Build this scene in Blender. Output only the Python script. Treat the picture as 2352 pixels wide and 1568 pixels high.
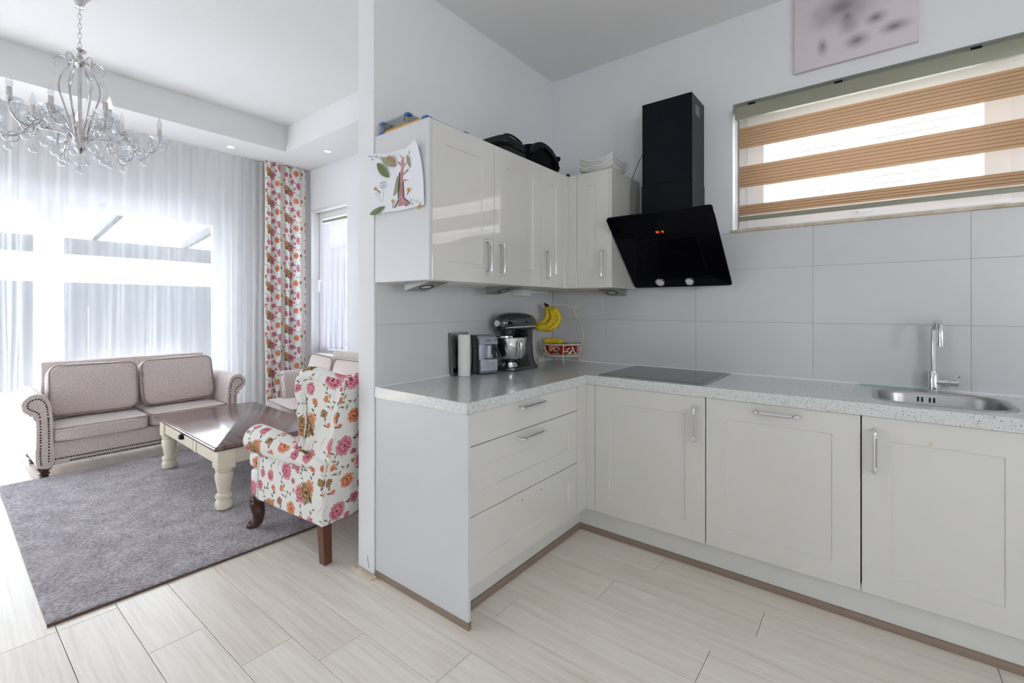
import bpy, bmesh, math, random
from mathutils import Vector, Matrix
from mathutils.geometry import tessellate_polygon
random.seed(7)
S = bpy.context.scene
COL = S.collection
PI = math.pi
for o in list(bpy.data.objects): bpy.data.objects.remove(o)

# ---------------------------------------------------------------- camera, world, lights, exposure
cd = bpy.data.cameras.new('camera'); cam = bpy.data.objects.new('camera', cd); COL.objects.link(cam)
cam.location = (0, 0, 1.29); cam.rotation_euler = (PI/2, 0, math.radians(37.965))
cd.sensor_width = 36; cd.lens = 1060/2352*36; cd.shift_x = -4/2352; cd.shift_y = -76.5/2352
cd.clip_start = .05; cd.clip_end = 200
S.camera = cam
S.view_settings.view_transform = 'Standard'; S.view_settings.look = 'None'
S.view_settings.gamma = 1; S.view_settings.use_curve_mapping = False
S.view_settings.exposure = 1.78
cy = S.cycles
cy.use_denoising = True; cy.max_bounces = 12; cy.diffuse_bounces = 6; cy.glossy_bounces = 5
cy.transmission_bounces = 8; cy.transparent_max_bounces = 24
cy.caustics_reflective = False; cy.caustics_refractive = False; cy.sample_clamp_indirect = 15
W = bpy.data.worlds.new('overcast_sky'); S.world = W; W.use_nodes = True
nt = W.node_tree; bg = nt.nodes['Background']
tc = nt.nodes.new('ShaderNodeTexCoord'); sx = nt.nodes.new('ShaderNodeSeparateXYZ'); rp = nt.nodes.new('ShaderNodeValToRGB')
nt.links.new(tc.outputs['Generated'], sx.inputs[0]); nt.links.new(sx.outputs[2], rp.inputs[0]); nt.links.new(rp.outputs[0], bg.inputs[0])
rp.color_ramp.elements[0].color = (.90, .95, 1, 1); rp.color_ramp.elements[1].color = (.74, .86, 1, 1)
bg.inputs[1].default_value = 4.2
def light(name, kind, loc, rot=(0, 0, 0), **k):
    d = bpy.data.lights.new(name, kind); o = bpy.data.objects.new(name, d); COL.objects.link(o)
    o.location = loc; o.rotation_euler = rot
    for a, v in k.items(): setattr(d, a, v)
    return o
light('sun', 'SUN', (0, -6, 10), (math.radians(31), 0, math.radians(4)), energy=9, angle=.03, color=(1, .97, .92))  # sun added to brighten the brick wall outside the kitchen window
def portal(name, loc, rot, sx_, sy_):
    o = light(name, 'AREA', loc, rot, shape='RECTANGLE', size=sx_, size_y=sy_); o.data.cycles.is_portal = True
portal('portal_garden_doors', (-6.02, -.05, 1.2), (0, -PI/2, 0), 2.35, 4.5)
portal('portal_side_window', (-5.2, 3.2, 1.6), (-PI/2, 0, 0), .85, 1.85)
portal('portal_kitchen_window', (.15, 3.16, 2.1), (-PI/2, 0, 0), 1.65, .75)
portal('portal_added_side', (2.62, -.05, 1.45), (0, PI/2, 0), .9, .9)  # portal for the added, unseen opening in the side wall
portal('portal_added_rear', (2.1, -2.52, 1.75), (PI/2, 0, 0), .7, .75)  # portal for the added, unseen opening behind the kitchen
portal('portal_rear_opening', (-5.5, -2.52, 1.27), (PI/2, 0, 0), .5, 1.95)  # unseen rear opening, sized for the living room's brightness

# ---------------------------------------------------------------- materials
class NT:
    def __init__(s, nt): s.nt = nt; s.n = nt.nodes; s.l = nt.links
    def node(s, t, **k):
        n = s.n.new(t)
        for a, v in k.items(): setattr(n, a, v)
        return n
    def put(s, sock, v):
        if v is None: return
        if isinstance(v, bpy.types.NodeSocket): s.l.new(v, sock)
        else: sock.default_value = v
    def m(s, op, a, b=None, c=None, clamp=False):
        n = s.node('ShaderNodeMath', operation=op, use_clamp=clamp)
        s.put(n.inputs[0], a)
        if b is not None: s.put(n.inputs[1], b)
        if c is not None: s.put(n.inputs[2], c)
        return n.outputs[0]
    def mix(s, f, a, b, blend='MIX'):
        n = s.node('ShaderNodeMix', data_type='RGBA', blend_type=blend)
        s.put(n.inputs[0], f); s.put(n.inputs[6], a); s.put(n.inputs[7], b)
        return n.outputs[2]
    def noise(s, vec, scale, detail=2, rough=.5, out=0):
        n = s.node('ShaderNodeTexNoise'); s.put(n.inputs['Vector'], vec)
        n.inputs['Scale'].default_value = scale; n.inputs['Detail'].default_value = detail; n.inputs['Roughness'].default_value = rough
        return n.outputs[out]
    def coord(s, which='Object'): return s.node('ShaderNodeTexCoord').outputs[which]
    def mapv(s, vec, scale=(1, 1, 1), loc=(0, 0, 0), rot=(0, 0, 0)):
        n = s.node('ShaderNodeMapping'); s.put(n.inputs[0], vec)
        n.inputs[1].default_value = loc; n.inputs[2].default_value = rot; n.inputs[3].default_value = scale
        return n.outputs[0]
    def ramp(s, f, stops):
        n = s.node('ShaderNodeValToRGB'); s.put(n.inputs[0], f); e = n.color_ramp.elements
        while len(e) < len(stops): e.new(.5)
        for i, (p, c) in enumerate(stops): e[i].position = p; e[i].color = (*c, 1) if len(c) == 3 else c
        return n.outputs[0]
    def bump(s, h, strength, dist=.001):
        n = s.node('ShaderNodeBump'); n.inputs['Strength'].default_value = strength; n.inputs['Distance'].default_value = dist
        s.put(n.inputs['Height'], h); return n.outputs[0]
def rgb(r, g, b):
    f = lambda c: (c/255/12.92 if c/255 <= .04045 else ((c/255+.055)/1.055)**2.4)
    return (f(r), f(g), f(b))
def mat(name, color=(.8, .8, .8), rough=.5, metal=0, coat=0, coat_rough=.05, spec=.5, alpha=1, emit=None, es=0, trans=0, sheen=0, fn=None, disp=None):
    m = bpy.data.materials.new(name); m.use_nodes = True; N = NT(m.node_tree); p = N.n['Principled BSDF']
    I = p.inputs
    I['Base Color'].default_value = (*color, 1); I['Roughness'].default_value = rough; I['Metallic'].default_value = metal
    I['Coat Weight'].default_value = coat; I['Coat Roughness'].default_value = coat_rough; I['Specular IOR Level'].default_value = spec
    I['Alpha'].default_value = alpha; I['Transmission Weight'].default_value = trans; I['Sheen Weight'].default_value = sheen
    if emit: I['Emission Color'].default_value = (*emit, 1); I['Emission Strength'].default_value = es
    if fn: fn(N, p)
    return m
def f_plaster(N, p): N.put(p.inputs['Normal'], N.bump(N.noise(N.coord(), 160, 3), .12, .001))
M = {}
M['wall'] = mat('wall_paint', (.80, .805, .825), .85, fn=f_plaster)
M['ceil'] = mat('ceiling_paint', (.82, .82, .82), .9, fn=f_plaster)
M['trimw'] = mat('white_lacquer', (.83, .835, .85), .35)
def f_tile(N, p):
    v = N.coord()
    n = N.noise(N.mapv(v, (6, 6, 260)), 1, 3)
    N.put(p.inputs['Normal'], N.bump(n, .25, .0006))
    r = N.node('ShaderNodeObjectInfo').outputs['Random']
    N.put(p.inputs['Base Color'], N.mix(r, (.655, .66, .67, 1), (.685, .687, .695, 1)))
M['tile'] = mat('white_ceramic_tile', (.75, .75, .76), .22, fn=f_tile)
M['grout'] = mat('grey_grout', (.50, .50, .49), .9)
def f_plank(N, p):
    v = N.coord(); inf = N.node('ShaderNodeObjectInfo')
    rnd = inf.outputs['Random']
    off = N.node('ShaderNodeCombineXYZ'); N.put(off.inputs[0], N.m('MULTIPLY', rnd, 37.)); N.put(off.inputs[1], N.m('MULTIPLY', rnd, 91.))
    a = N.node('ShaderNodeVectorMath', operation='ADD'); N.put(a.inputs[0], v); N.put(a.inputs[1], off.outputs[0])
    g = N.noise(N.mapv(a.outputs[0], (2.0, 34, 1)), 1, 6, .6)
    w = N.node('ShaderNodeTexWave', wave_type='BANDS', bands_direction='Y'); N.put(w.inputs['Vector'], N.mapv(a.outputs[0], (1.2, 5, 1)))
    w.inputs['Scale'].default_value = 3.2; w.inputs['Distortion'].default_value = 9; w.inputs['Detail'].default_value = 3; w.inputs['Detail Scale'].default_value = .8
    t = N.m('ADD', N.m('MULTIPLY', g, .93), N.m('MULTIPLY', w.outputs[1], .07))
    c = N.ramp(t, [(.25, rgb(220, 209, 196)), (.5, rgb(236, 228, 217)), (.75, rgb(244, 239, 232))])
    tint = N.ramp(rnd, [(0, (.90, .875, .85)), (.5, (.97, .965, .96)), (1, (1, 1, 1))])
    N.put(p.inputs['Base Color'], N.mix(1., c, tint, 'MULTIPLY'))
    N.put(p.inputs['Roughness'], N.m('ADD', .27, N.m('MULTIPLY', g, .18)))
    N.put(p.inputs['Normal'], N.bump(N.noise(N.mapv(a.outputs[0], (4, 90, 1)), 1, 4), .12, .0008))
M['plank'] = mat('pale_oak_plank', (.6, .55, .5), .35, fn=f_plank)
M['under'] = mat('dark_underlay', (.16, .14, .125), .95)
def f_cab(N, p): N.put(p.inputs['Normal'], N.bump(N.noise(N.coord(), 9, 2), .03, .01))
M['cab'] = mat('cream_gloss_lacquer', (.67, .66, .62), .35, coat=.9, coat_rough=.03, fn=f_cab)
M['cabm'] = mat('white_melamine', (.64, .645, .665), .35)
M['carc'] = mat('cabinet_carcass', (.70, .69, .66), .5)
M['plinth'] = mat('plinth_board', (.70, .70, .66), .45)
M['strip'] = mat('taupe_floor_strip', rgb(140, 122, 108), .5)
M['gap'] = mat('shadow_gap', (.03, .03, .03), .9)
def f_stone(N, p):
    v = N.coord()
    vo = N.node('ShaderNodeTexVoronoi', feature='F1'); N.put(vo.inputs['Vector'], v); vo.inputs['Scale'].default_value = 310
    sep = N.node('ShaderNodeSeparateColor'); N.put(sep.inputs[0], vo.outputs['Color'])
    size = N.m('MULTIPLY', sep.outputs[1], .55)
    dot = N.m('LESS_THAN', vo.outputs['Distance'], N.m('ADD', size, .12))
    dark = N.m('MULTIPLY', dot, N.m('LESS_THAN', sep.outputs[0], .20))
    lite = N.m('MULTIPLY', dot, N.m('GREATER_THAN', sep.outputs[0], .86))
    b = N.mix(N.noise(v, 60, 2), (.60, .62, .61, 1), (.70, .715, .70, 1))
    b = N.mix(dark, b, (.13, .12, .105, 1)); b = N.mix(lite, b, (.85, .85, .84, 1))
    N.put(p.inputs['Base Color'], b)
M['stone'] = mat('speckled_quartz', (.58, .6, .59), .16, coat=.3, coat_rough=.06, fn=f_stone)
M['chrome'] = mat('chrome', (.82, .83, .85), .07, 1)
M['chrome2'] = mat('chandelier_chrome', (.62, .61, .61), .10, 1)
def f_brush(N, p):
    g = N.noise(N.mapv(N.coord(), (4, 4, 320)), 1, 3)
    N.put(p.inputs['Roughness'], N.m('ADD', .22, N.m('MULTIPLY', g, .2)))
M['steel'] = mat('brushed_steel', (.46, .46, .455), .3, 1, fn=f_brush)
M['satin'] = mat('satin_nickel', (.40, .39, .38), .36, 1)
M['lampmetal'] = mat('grey_lamp_housing', (.30, .30, .30), .5, .5)
M['charcoal'] = mat('charcoal_plastic', (.009, .0095, .011), .40, spec=.25)
M['blackglass'] = mat('black_glass', (.003, .003, .005), .04, spec=.09)
M['blackmetal'] = mat('black_metal', (.005, .006, .010), .30, spec=.12)
M['hob'] = mat('dark_ceramic_glass', (.03, .03, .032), .07)
M['blk'] = mat('black_plastic', (.005, .0055, .007), .42, spec=.2)
M['blkm'] = mat('black_cloth', (.004, .0045, .006), .8, spec=.12)
M['grey'] = mat('grey_plastic', (.10, .105, .115), .4)
M['gunmetal'] = mat('dark_grey_enamel', (.055, .055, .06), .25, .5, coat=.8, coat_rough=.06)
M['silver'] = mat('silver_plastic', (.42, .46, .52), .32, .35)
M['navy'] = mat('dark_navy_plastic', (.012, .016, .03), .35)
M['paperroll'] = mat('paper_towel', (.83, .82, .79), .95, fn=lambda N, p: N.put(p.inputs['Normal'], N.bump(N.noise(N.coord(), 120, 2), .4, .002)))
M['card'] = mat('cardboard', (.45, .33, .22), .9)
M['ivory'] = mat('ivory_painted_wire', (.70, .66, .55), .45)
def f_banana(N, p):
    n = N.noise(N.coord(), 60, 4)
    N.put(p.inputs['Base Color'], N.ramp(n, [(.25, rgb(120, 92, 10)), (.42, rgb(222, 190, 20)), (.7, rgb(236, 208, 40))]))
M['banana'] = mat('banana_skin', (.7, .5, .03), .5, fn=f_banana)
M['bgreen'] = mat('banana_neck', (.30, .32, .04), .5)
M['bstem'] = mat('banana_stem', (.05, .025, .015), .7)
def f_apple(N, p):
    n = N.noise(N.mapv(N.coord(), (40, 40, 12)), 1, 3)
    N.put(p.inputs['Base Color'], N.ramp(n, [(.3, rgb(130, 12, 8)), (.52, rgb(176, 26, 14)), (.72, rgb(214, 120, 40))]))
M['apple'] = mat('red_apple_skin', (.5, .03, .02), .3, fn=f_apple)
M['porc'] = mat('white_porcelain', (.80, .80, .78), .2)
M['sill'] = mat('beige_stone_sill', rgb(205, 190, 165), .5, fn=lambda N, p: N.put(p.inputs['Base Color'], N.ramp(N.noise(N.coord(), 22, 5), [(.3, rgb(182, 165, 140)), (.7, rgb(222, 208, 186))])))
M['upvc'] = mat('white_window_frame', (.82, .82, .83), .3)
def glass_mat(name, tint=(1, 1, 1), refl=.08):
    m = bpy.data.materials.new(name); m.use_nodes = True; N = NT(m.node_tree); N.n.remove(N.n['Principled BSDF'])
    t = N.node('ShaderNodeBsdfTransparent'); t.inputs[0].default_value = (*tint, 1)
    g = N.node('ShaderNodeBsdfGlossy'); g.inputs[1].default_value = .02
    f = N.node('ShaderNodeLayerWeight'); f.inputs[0].default_value = .5
    x = N.node('ShaderNodeMixShader'); N.put(x.inputs[0], N.m('MULTIPLY_ADD', N.m('POWER', f.outputs['Facing'], 5.), .9, refl*.6, clamp=True)); N.put(x.inputs[1], t.outputs[0]); N.put(x.inputs[2], g.outputs[0])
    N.l.new(x.outputs[0], N.n['Material Output'].inputs[0]); return m
M['glass'] = glass_mat('window_glass')
M['crystal'] = glass_mat('crystal_glass', (.91, .925, .94), .30)
_N = NT(M['crystal'].node_tree); _o = _N.n['Material Output']; _src = _o.inputs[0].links[0].from_socket
_d = _N.node('ShaderNodeBsdfTranslucent'); _d.inputs[0].default_value = (.95, .95, .97, 1); _x = _N.node('ShaderNodeMixShader'); _x.inputs[0].default_value = .05
_N.put(_x.inputs[1], _src); _N.put(_x.inputs[2], _d.outputs[0]); _N.l.new(_x.outputs[0], _o.inputs[0])
M['gboard'] = glass_mat('frosted_green_glass', (.80, .93, .90), .12)
M['clear'] = glass_mat('clear_plastic', (.80, .83, .84), .10)
def sheer_mat(name, col, tr, weave=900, diff=.35):
    m = bpy.data.materials.new(name); m.use_nodes = True; N = NT(m.node_tree); N.n.remove(N.n['Principled BSDF'])
    a = N.node('ShaderNodeBsdfTransparent'); d = N.node('ShaderNodeBsdfDiffuse'); t = N.node('ShaderNodeBsdfTranslucent')
    d.inputs[0].default_value = (*col, 1); t.inputs[0].default_value = (*col, 1)
    x = N.node('ShaderNodeMixShader'); x.inputs[0].default_value = 1-diff; N.put(x.inputs[1], d.outputs[0]); N.put(x.inputs[2], t.outputs[0])
    lw = N.node('ShaderNodeLayerWeight'); lw.inputs[0].default_value = .5
    fac = N.m('SUBTRACT', 1., N.m('MULTIPLY', tr, N.m('POWER', N.m('SUBTRACT', 1., lw.outputs['Facing']), .45)))
    y = N.node('ShaderNodeMixShader'); N.put(y.inputs[0], fac); N.put(y.inputs[1], a.outputs[0]); N.put(y.inputs[2], x.outputs[0])
    N.l.new(y.outputs[0], N.n['Material Output'].inputs[0]); return m
M['sheer'] = sheer_mat('sheer_voile', (.90, .91, .92), .53, diff=.965)
M['sheer2'] = sheer_mat('thin_white_net', (.74, .74, .82), .02, diff=.965)
M['sheer3'] = sheer_mat('blind_gauze', (.86, .84, .80), .80, diff=.93)
def backlit(name, col, thr=.45):
    m = bpy.data.materials.new(name); m.use_nodes = True; N = NT(m.node_tree); N.n.remove(N.n['Principled BSDF'])
    d = N.node('ShaderNodeBsdfDiffuse'); t = N.node('ShaderNodeBsdfTranslucent')
    d.inputs[0].default_value = (*col, 1); t.inputs[0].default_value = (*col, 1)
    x = N.node('ShaderNodeMixShader'); x.inputs[0].default_value = thr; N.put(x.inputs[1], d.outputs[0]); N.put(x.inputs[2], t.outputs[0])
    N.l.new(x.outputs[0], N.n['Material Output'].inputs[0]); return m
M['tan'] = backlit('tan_blind_fabric', rgb(178, 147, 118), .20)
M['tan2'] = backlit('tan_pleat_seam', rgb(110, 84, 62), .15)
M['cass'] = mat('grey_green_aluminium', rgb(150, 150, 134), .35)
def f_fab(a, b, sc=420):
    def f(N, p):
        v = N.coord('UV')
        n1 = N.noise(N.mapv(v, (60, 420, 1)), 1, 3, .7); n2 = N.noise(N.mapv(v, (420, 60, 1)), 1, 3, .7)
        t = N.m('MULTIPLY', N.m('ADD', n1, n2), .5)
        N.put(p.inputs['Base Color'], N.ramp(t, [(.38, a), (.62, b)]))
        N.put(p.inputs['Normal'], N.bump(t, .45, .0012))
    return f
M['linen'] = mat('taupe_linen', (.4, .35, .33), .95, sheen=.3, fn=f_fab(rgb(170, 152, 147), rgb(240, 229, 224)))
M['piping'] = mat('taupe_piping', rgb(150, 132, 127), .9)
M['nail'] = mat('bronze_nail', rgb(62, 46, 36), .4, .6)
M['dwood'] = mat('dark_mahogany', rgb(60, 28, 20), .28, coat=.6, fn=lambda N, p: N.put(p.inputs['Base Color'], N.ramp(N.noise(N.mapv(N.coord(), (60, 60, 6)), 1, 4), [(.3, rgb(42, 19, 14)), (.7, rgb(84, 42, 30))])))
M['legwood'] = mat('brown_beech', rgb(100, 58, 40), .4)
M['creamp'] = mat('cream_painted_wood', (.76, .71, .60), .42, fn=lambda N, p: N.put(p.inputs['Base Color'], N.ramp(N.noise(N.coord(), 55, 3), [(.22, rgb(190, 170, 135)), (.30, rgb(228, 219, 198)), (.8, rgb(232, 224, 204))])))
M['walnut'] = mat('walnut_table_top', rgb(96, 72, 68), .22, coat=.6, coat_rough=.14, fn=lambda N, p: N.put(p.inputs['Base Color'], N.ramp(N.noise(N.mapv(N.coord(), (3, 40, 3)), 1, 5), [(.3, rgb(82, 58, 54)), (.7, rgb(120, 92, 86))])))
def f_rug(N, p):
    v = N.coord(); n = N.noise(N.mapv(v, (120, 55, 90), rot=(0, 0, .5)), 1, 3, .65); n2 = N.noise(v, 9, 3)
    N.put(p.inputs['Base Color'], N.ramp(N.m('ADD', N.m('MULTIPLY', n, .75), N.m('MULTIPLY', n2, .25)), [(.36, rgb(104, 97, 101)), (.5, rgb(170, 162, 168)), (.64, rgb(222, 215, 221))]))
    N.put(p.inputs['Normal'], N.bump(n, 1., .012))
M['rug'] = mat('mauve_grey_pile', (.35, .32, .33), 1, sheen=.4, fn=f_rug)
M['rugedge'] = mat('brown_rug_binding', rgb(92, 72, 64), .9)
M['bulb'] = mat('lit_bulb', (1, .9, .7), .3, emit=(1, .70, .36), es=.55)
M['bulboff'] = mat('candle_tube', (.75, .72, .66), .3)
M['spot'] = mat('lit_downlight', (1, 1, 1), .3, emit=(1, .97, .92), es=2.5)
M['led'] = mat('lens_lamp', (.75, .75, .72), .2)
M['digit'] = mat('red_led_digit', (.5, .05, .02), .4, emit=(1, .10, .02), es=.45)
M['paper'] = mat('white_paper', (.80, .81, .86), .85)
M['pencil'] = mat('pencil_line', (.32, .32, .38), .9)
M['crayon'] = mat('pink_crayon', rgb(190, 140, 140), .9, fn=lambda N, p: N.put(p.inputs['Base Color'], N.ramp(N.noise(N.mapv(N.coord(), (120, 120, 30)), 1, 3), [(.3, rgb(172, 116, 116)), (.7, rgb(206, 168, 170))])))
M['twig'] = mat('dark_twig', (.07, .05, .045), .8)
def leafm(n, a, b): return mat(n, a, .5, fn=lambda N, p: N.put(p.inputs['Base Color'], N.ramp(N.noise(N.coord(), 90, 2), [(.3, a), (.7, b)])))
M['leaf'] = leafm('green_leaf', rgb(78, 96, 40), rgb(106, 124, 58)); M['leafp'] = leafm('dry_green_leaf', rgb(128, 130, 96), rgb(158, 156, 122))
M['leafb'] = leafm('brown_dry_leaf', rgb(150, 104, 62), rgb(182, 140, 96)); M['petal'] = mat('yellow_petal', rgb(212, 160, 30), .7)
M['shell'] = mat('pale_shell', (.7, .66, .62), .4)
M['yellow'] = mat('yellow_card', rgb(214, 184, 10), .6); M['orange'] = mat('orange_board_edge', rgb(222, 160, 88), .6); M['blue'] = mat('blue_plastic', rgb(52, 96, 160), .4)
M['fence'] = mat('slate_blue_fence', (.016, .022, .028), .8); M['pergola'] = mat('grey_pergola_timber', (.018, .020, .023), .7)
M['terrace'] = mat('terrace_paving', rgb(182, 184, 186), .9); M['redbrick'] = mat('red_brick', (.30, .21, .20), .9); M['roof'] = mat('roof_tile', (.26, .20, .19), .9)
M['palebrick'] = mat('pale_brick', (.60, .58, .55), .9, fn=lambda N, p: N.put(p.inputs['Base Color'], N.ramp(N.noise(N.coord(), 5, 2), [(.3, (.26, .245, .22)), (.7, (.40, .385, .365))])))
M['mortar'] = mat('mortar', (.42, .41, .40), .95)
M['scratch'] = mat('dark_scuff', (.1, .1, .11), .9)
def f_canvas(N, p):
    v = N.coord()
    d = N.mapv(v, (1, 1, 1), (-.085, 0, -.335))          # flower centre high on the canvas
    s = N.node('ShaderNodeSeparateXYZ'); N.put(s.inputs[0], N.mapv(v))
    n = N.noise(v, 9, 1.5)
    def blob(cx, cz, rx, rz, soft=.5):
        a = N.m('DIVIDE', N.m('SUBTRACT', s.outputs[0], cx), rx); b = N.m('DIVIDE', N.m('SUBTRACT', s.outputs[2], cz), rz)
        q = N.m('SQRT', N.m('ADD', N.m('MULTIPLY', a, a), N.m('MULTIPLY', b, b)))
        q = N.m('ADD', q, N.m('MULTIPLY', N.m('SUBTRACT', n, .5), .9))
        return N.m('POWER', N.m('MAXIMUM', N.m('SUBTRACT', 1.15, q), 0.), 1.4)
    t = None
    for b in ((-.03, .27, .17, .12), (.03, .31, .10, .10), (-.02, .22, .07, .10), (.02, .085, .06, .045), (-.125, .105, .03, .055), (.165, .10, .075, .035), (.09, .17, .05, .04)):
        q = blob(*b); t = q if t is None else N.m('MAXIMUM', t, q)
    base = N.mix(N.noise(v, 4, 1), rgb(228, 216, 219) + (1,), rgb(214, 204, 208) + (1,))
    N.put(p.inputs['Base Color'], N.mix(N.m('MULTIPLY', t, .85, clamp=True), base, rgb(138, 126, 132) + (1,)))
M['canvas'] = mat('blurred_flower_print', (.7, .65, .67), .8, fn=f_canvas)
M['canvasedge'] = mat('canvas_edge', rgb(222, 214, 216), .9)

# floral cloth: one procedural repeat shared by the curtain and the wing chair (UV in metres)
def floral_group():
    g = bpy.data.node_groups.new('floral_repeat', 'ShaderNodeTree'); N = NT(g)
    g.interface.new_socket('UV', in_out='INPUT', socket_type='NodeSocketVector'); g.interface.new_socket('Color', in_out='OUTPUT', socket_type='NodeSocketColor')
    gi = N.node('NodeGroupInput'); go = N.node('NodeGroupOutput')
    TX, TY = .36, .34
    nz = N.noise(gi.outputs[0], 34, 3, .6, 1)
    w = N.node('ShaderNodeVectorMath', operation='MULTIPLY_ADD'); N.put(w.inputs[0], nz); w.inputs[1].default_value = (.016,)*3; N.put(w.inputs[2], gi.outputs[0])
    s = N.node('ShaderNodeSeparateXYZ'); N.put(s.inputs[0], w.outputs[0])
    u = N.m('DIVIDE', s.outputs[0], TX); fu = N.m('FLOOR', u)
    x = N.m('MULTIPLY', N.m('SUBTRACT', u, fu), TX)
    v = N.m('ADD', N.m('DIVIDE', s.outputs[1], TY), N.m('MULTIPLY', fu, .5))
    y = N.m('MULTIPLY', N.m('FRACT', v), TY)
    n1 = N.noise(gi.outputs[0], 70, 2); n2 = N.noise(gi.outputs[0], 150, 2)
    col = (.80, .80, .765, 1)
    def ell(cx, cy_, rx, ry, ang, soft):
        c, s_ = math.cos(ang), math.sin(ang)
        dx = N.m('SUBTRACT', x, cx); dy = N.m('SUBTRACT', y, cy_)
        a = N.m('MULTIPLY_ADD', dx, c/rx, N.m('MULTIPLY', dy, s_/rx)); b = N.m('MULTIPLY_ADD', dx, -s_/ry, N.m('MULTIPLY', dy, c/ry))
        return N.m('SQRT', N.m('MULTIPLY_ADD', a, a, N.m('MULTIPLY', b, b)))
    def leaf(c, cx, cy_, rx, ry, deg, k, col):
        d = ell(cx, cy_, rx, ry, math.radians(deg), 0)
        f = N.m('MULTIPLY', N.m('LESS_THAN', d, 1.), k)
        return N.mix(f, col, (*c, 1))
    OL, DK, BU, ST = rgb(122, 114, 76), rgb(66, 62, 40), rgb(112, 44, 58), rgb(170, 132, 108)
    rr = random.Random(11)
    for cx, cy_, L, deg in ((.305, .125, .03, 20), (.17, .028, .03, -30), (.19, .215, .03, 100), (.335, .295, .03, 130)):   # stems
        col = leaf(ST, cx, cy_, L, .0016, deg, .7, col)
    for cx, cy_, deg, c, L, k in ((.155, .285, 35, OL, .055, 5), (.305, .20, 70, OL, .055, 5), (.05, .08, 110, OL, .05, 4), (.145, .105, 60, BU, .04, 3), (.21, .30, 150, BU, .04, 3), (.265, .14, -30, OL, .045, 4), (.02, .26, 100, DK, .045, 4), (.10, .31, 140, DK, .03, 3), (.34, .06, 60, BU, .035, 3)):
        a = math.radians(deg)
        col = leaf(c, min(max(cx, L*.9), TX-L*.9), min(max(cy_, L*.9), TY-L*.9), L*.85, .0013, deg, .8, col)
        cx = min(max(cx, L*.9), TX-L*.9); cy_ = min(max(cy_, L*.9), TY-L*.9)
        for i in range(k):
            t = (i/(k-1)-.5)*L*1.6; side = 1 if i % 2 else -1
            px = cx + t*math.cos(a) - side*.0085*math.sin(a); py = cy_ + t*math.sin(a) + side*.0085*math.cos(a)
            px = min(max(px, .014), TX-.014); py = min(max(py, .014), TY-.014)
            col = leaf(c, px, py, .0118, .0048, deg + side*42, .9, col)
    def flower(cx, cy_, r, lo, mid, hi, col, sq=1.):
        d = N.m('ADD', ell(cx, cy_, r, r*sq, .4, 0), N.m('MULTIPLY', N.m('SUBTRACT', n1, .5), .9))
        ring = N.m('SINE', N.m('ADD', N.m('MULTIPLY', d, 13.), N.m('MULTIPLY', n2, 7.)))
        sh = N.m('MULTIPLY_ADD', ring, .28, .5)
        dark = N.m('LESS_THAN', N.m('ADD', d, N.m('MULTIPLY', n2, .2)), .30)
        c = N.ramp(sh, [(.1, lo), (.5, mid), (.95, hi)])
        c = N.mix(N.m('MULTIPLY', dark, .75), c, tuple(q*.45 for q in lo) + (1,))
        f = N.m('MULTIPLY', N.m('SUBTRACT', 1.06, d), 9., clamp=True)
        return N.mix(f, col, c)
    BR = (rgb(92, 62, 34), rgb(156, 118, 78), rgb(202, 170, 128)); PK = (rgb(150, 56, 78), rgb(204, 110, 128), rgb(232, 172, 178))
    ORc = (rgb(176, 82, 48), rgb(218, 128, 88), rgb(238, 180, 146))
    col = flower(.138, .172, .046, *PK, col); col = flower(.060, .222, .034, *ORc, col); col = flower(.090, .188, .053, *BR, col)
    col = flower(.265, .265, .043, *PK, col, 1.1); col = flower(.225, .075, .037, *ORc, col); col = flower(.315, .165, .015, *ORc, col, 1.3)
    col = flower(.06, .040, .027, *PK, col, 1.2); col = flower(.30, .035, .013, *ORc, col); col = flower(.20, .175, .012, *ORc, col)
    col = flower(.168, .308, .027, *PK, col); col = flower(.032, .318, .018, *ORc, col); col = flower(.140, .040, .021, *PK, col, 1.2); col = flower(.330, .092, .022, *BR, col); col = flower(.205, .225, .017, *PK, col)
    col = leaf(DK, .055, .160, .020, .010, 60, .85, col); col = leaf(OL, .115, .225, .018, .009, 20, .85, col); col = leaf(DK, .098, .132, .016, .007, -40, .8, col)
    N.put(go.inputs[0], col)
    return g
FG = floral_group()
def f_floral(N, p):
    gr = N.node('ShaderNodeGroup'); gr.node_tree = FG; N.put(gr.inputs[0], N.coord('UV')); N.put(p.inputs['Base Color'], gr.outputs[0])
    N.put(p.inputs['Normal'], N.bump(N.noise(N.coord('UV'), 900, 2), .15, .0006))
M['floral'] = mat('floral_cotton', (.8, .8, .75), .85, fn=f_floral)

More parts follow.
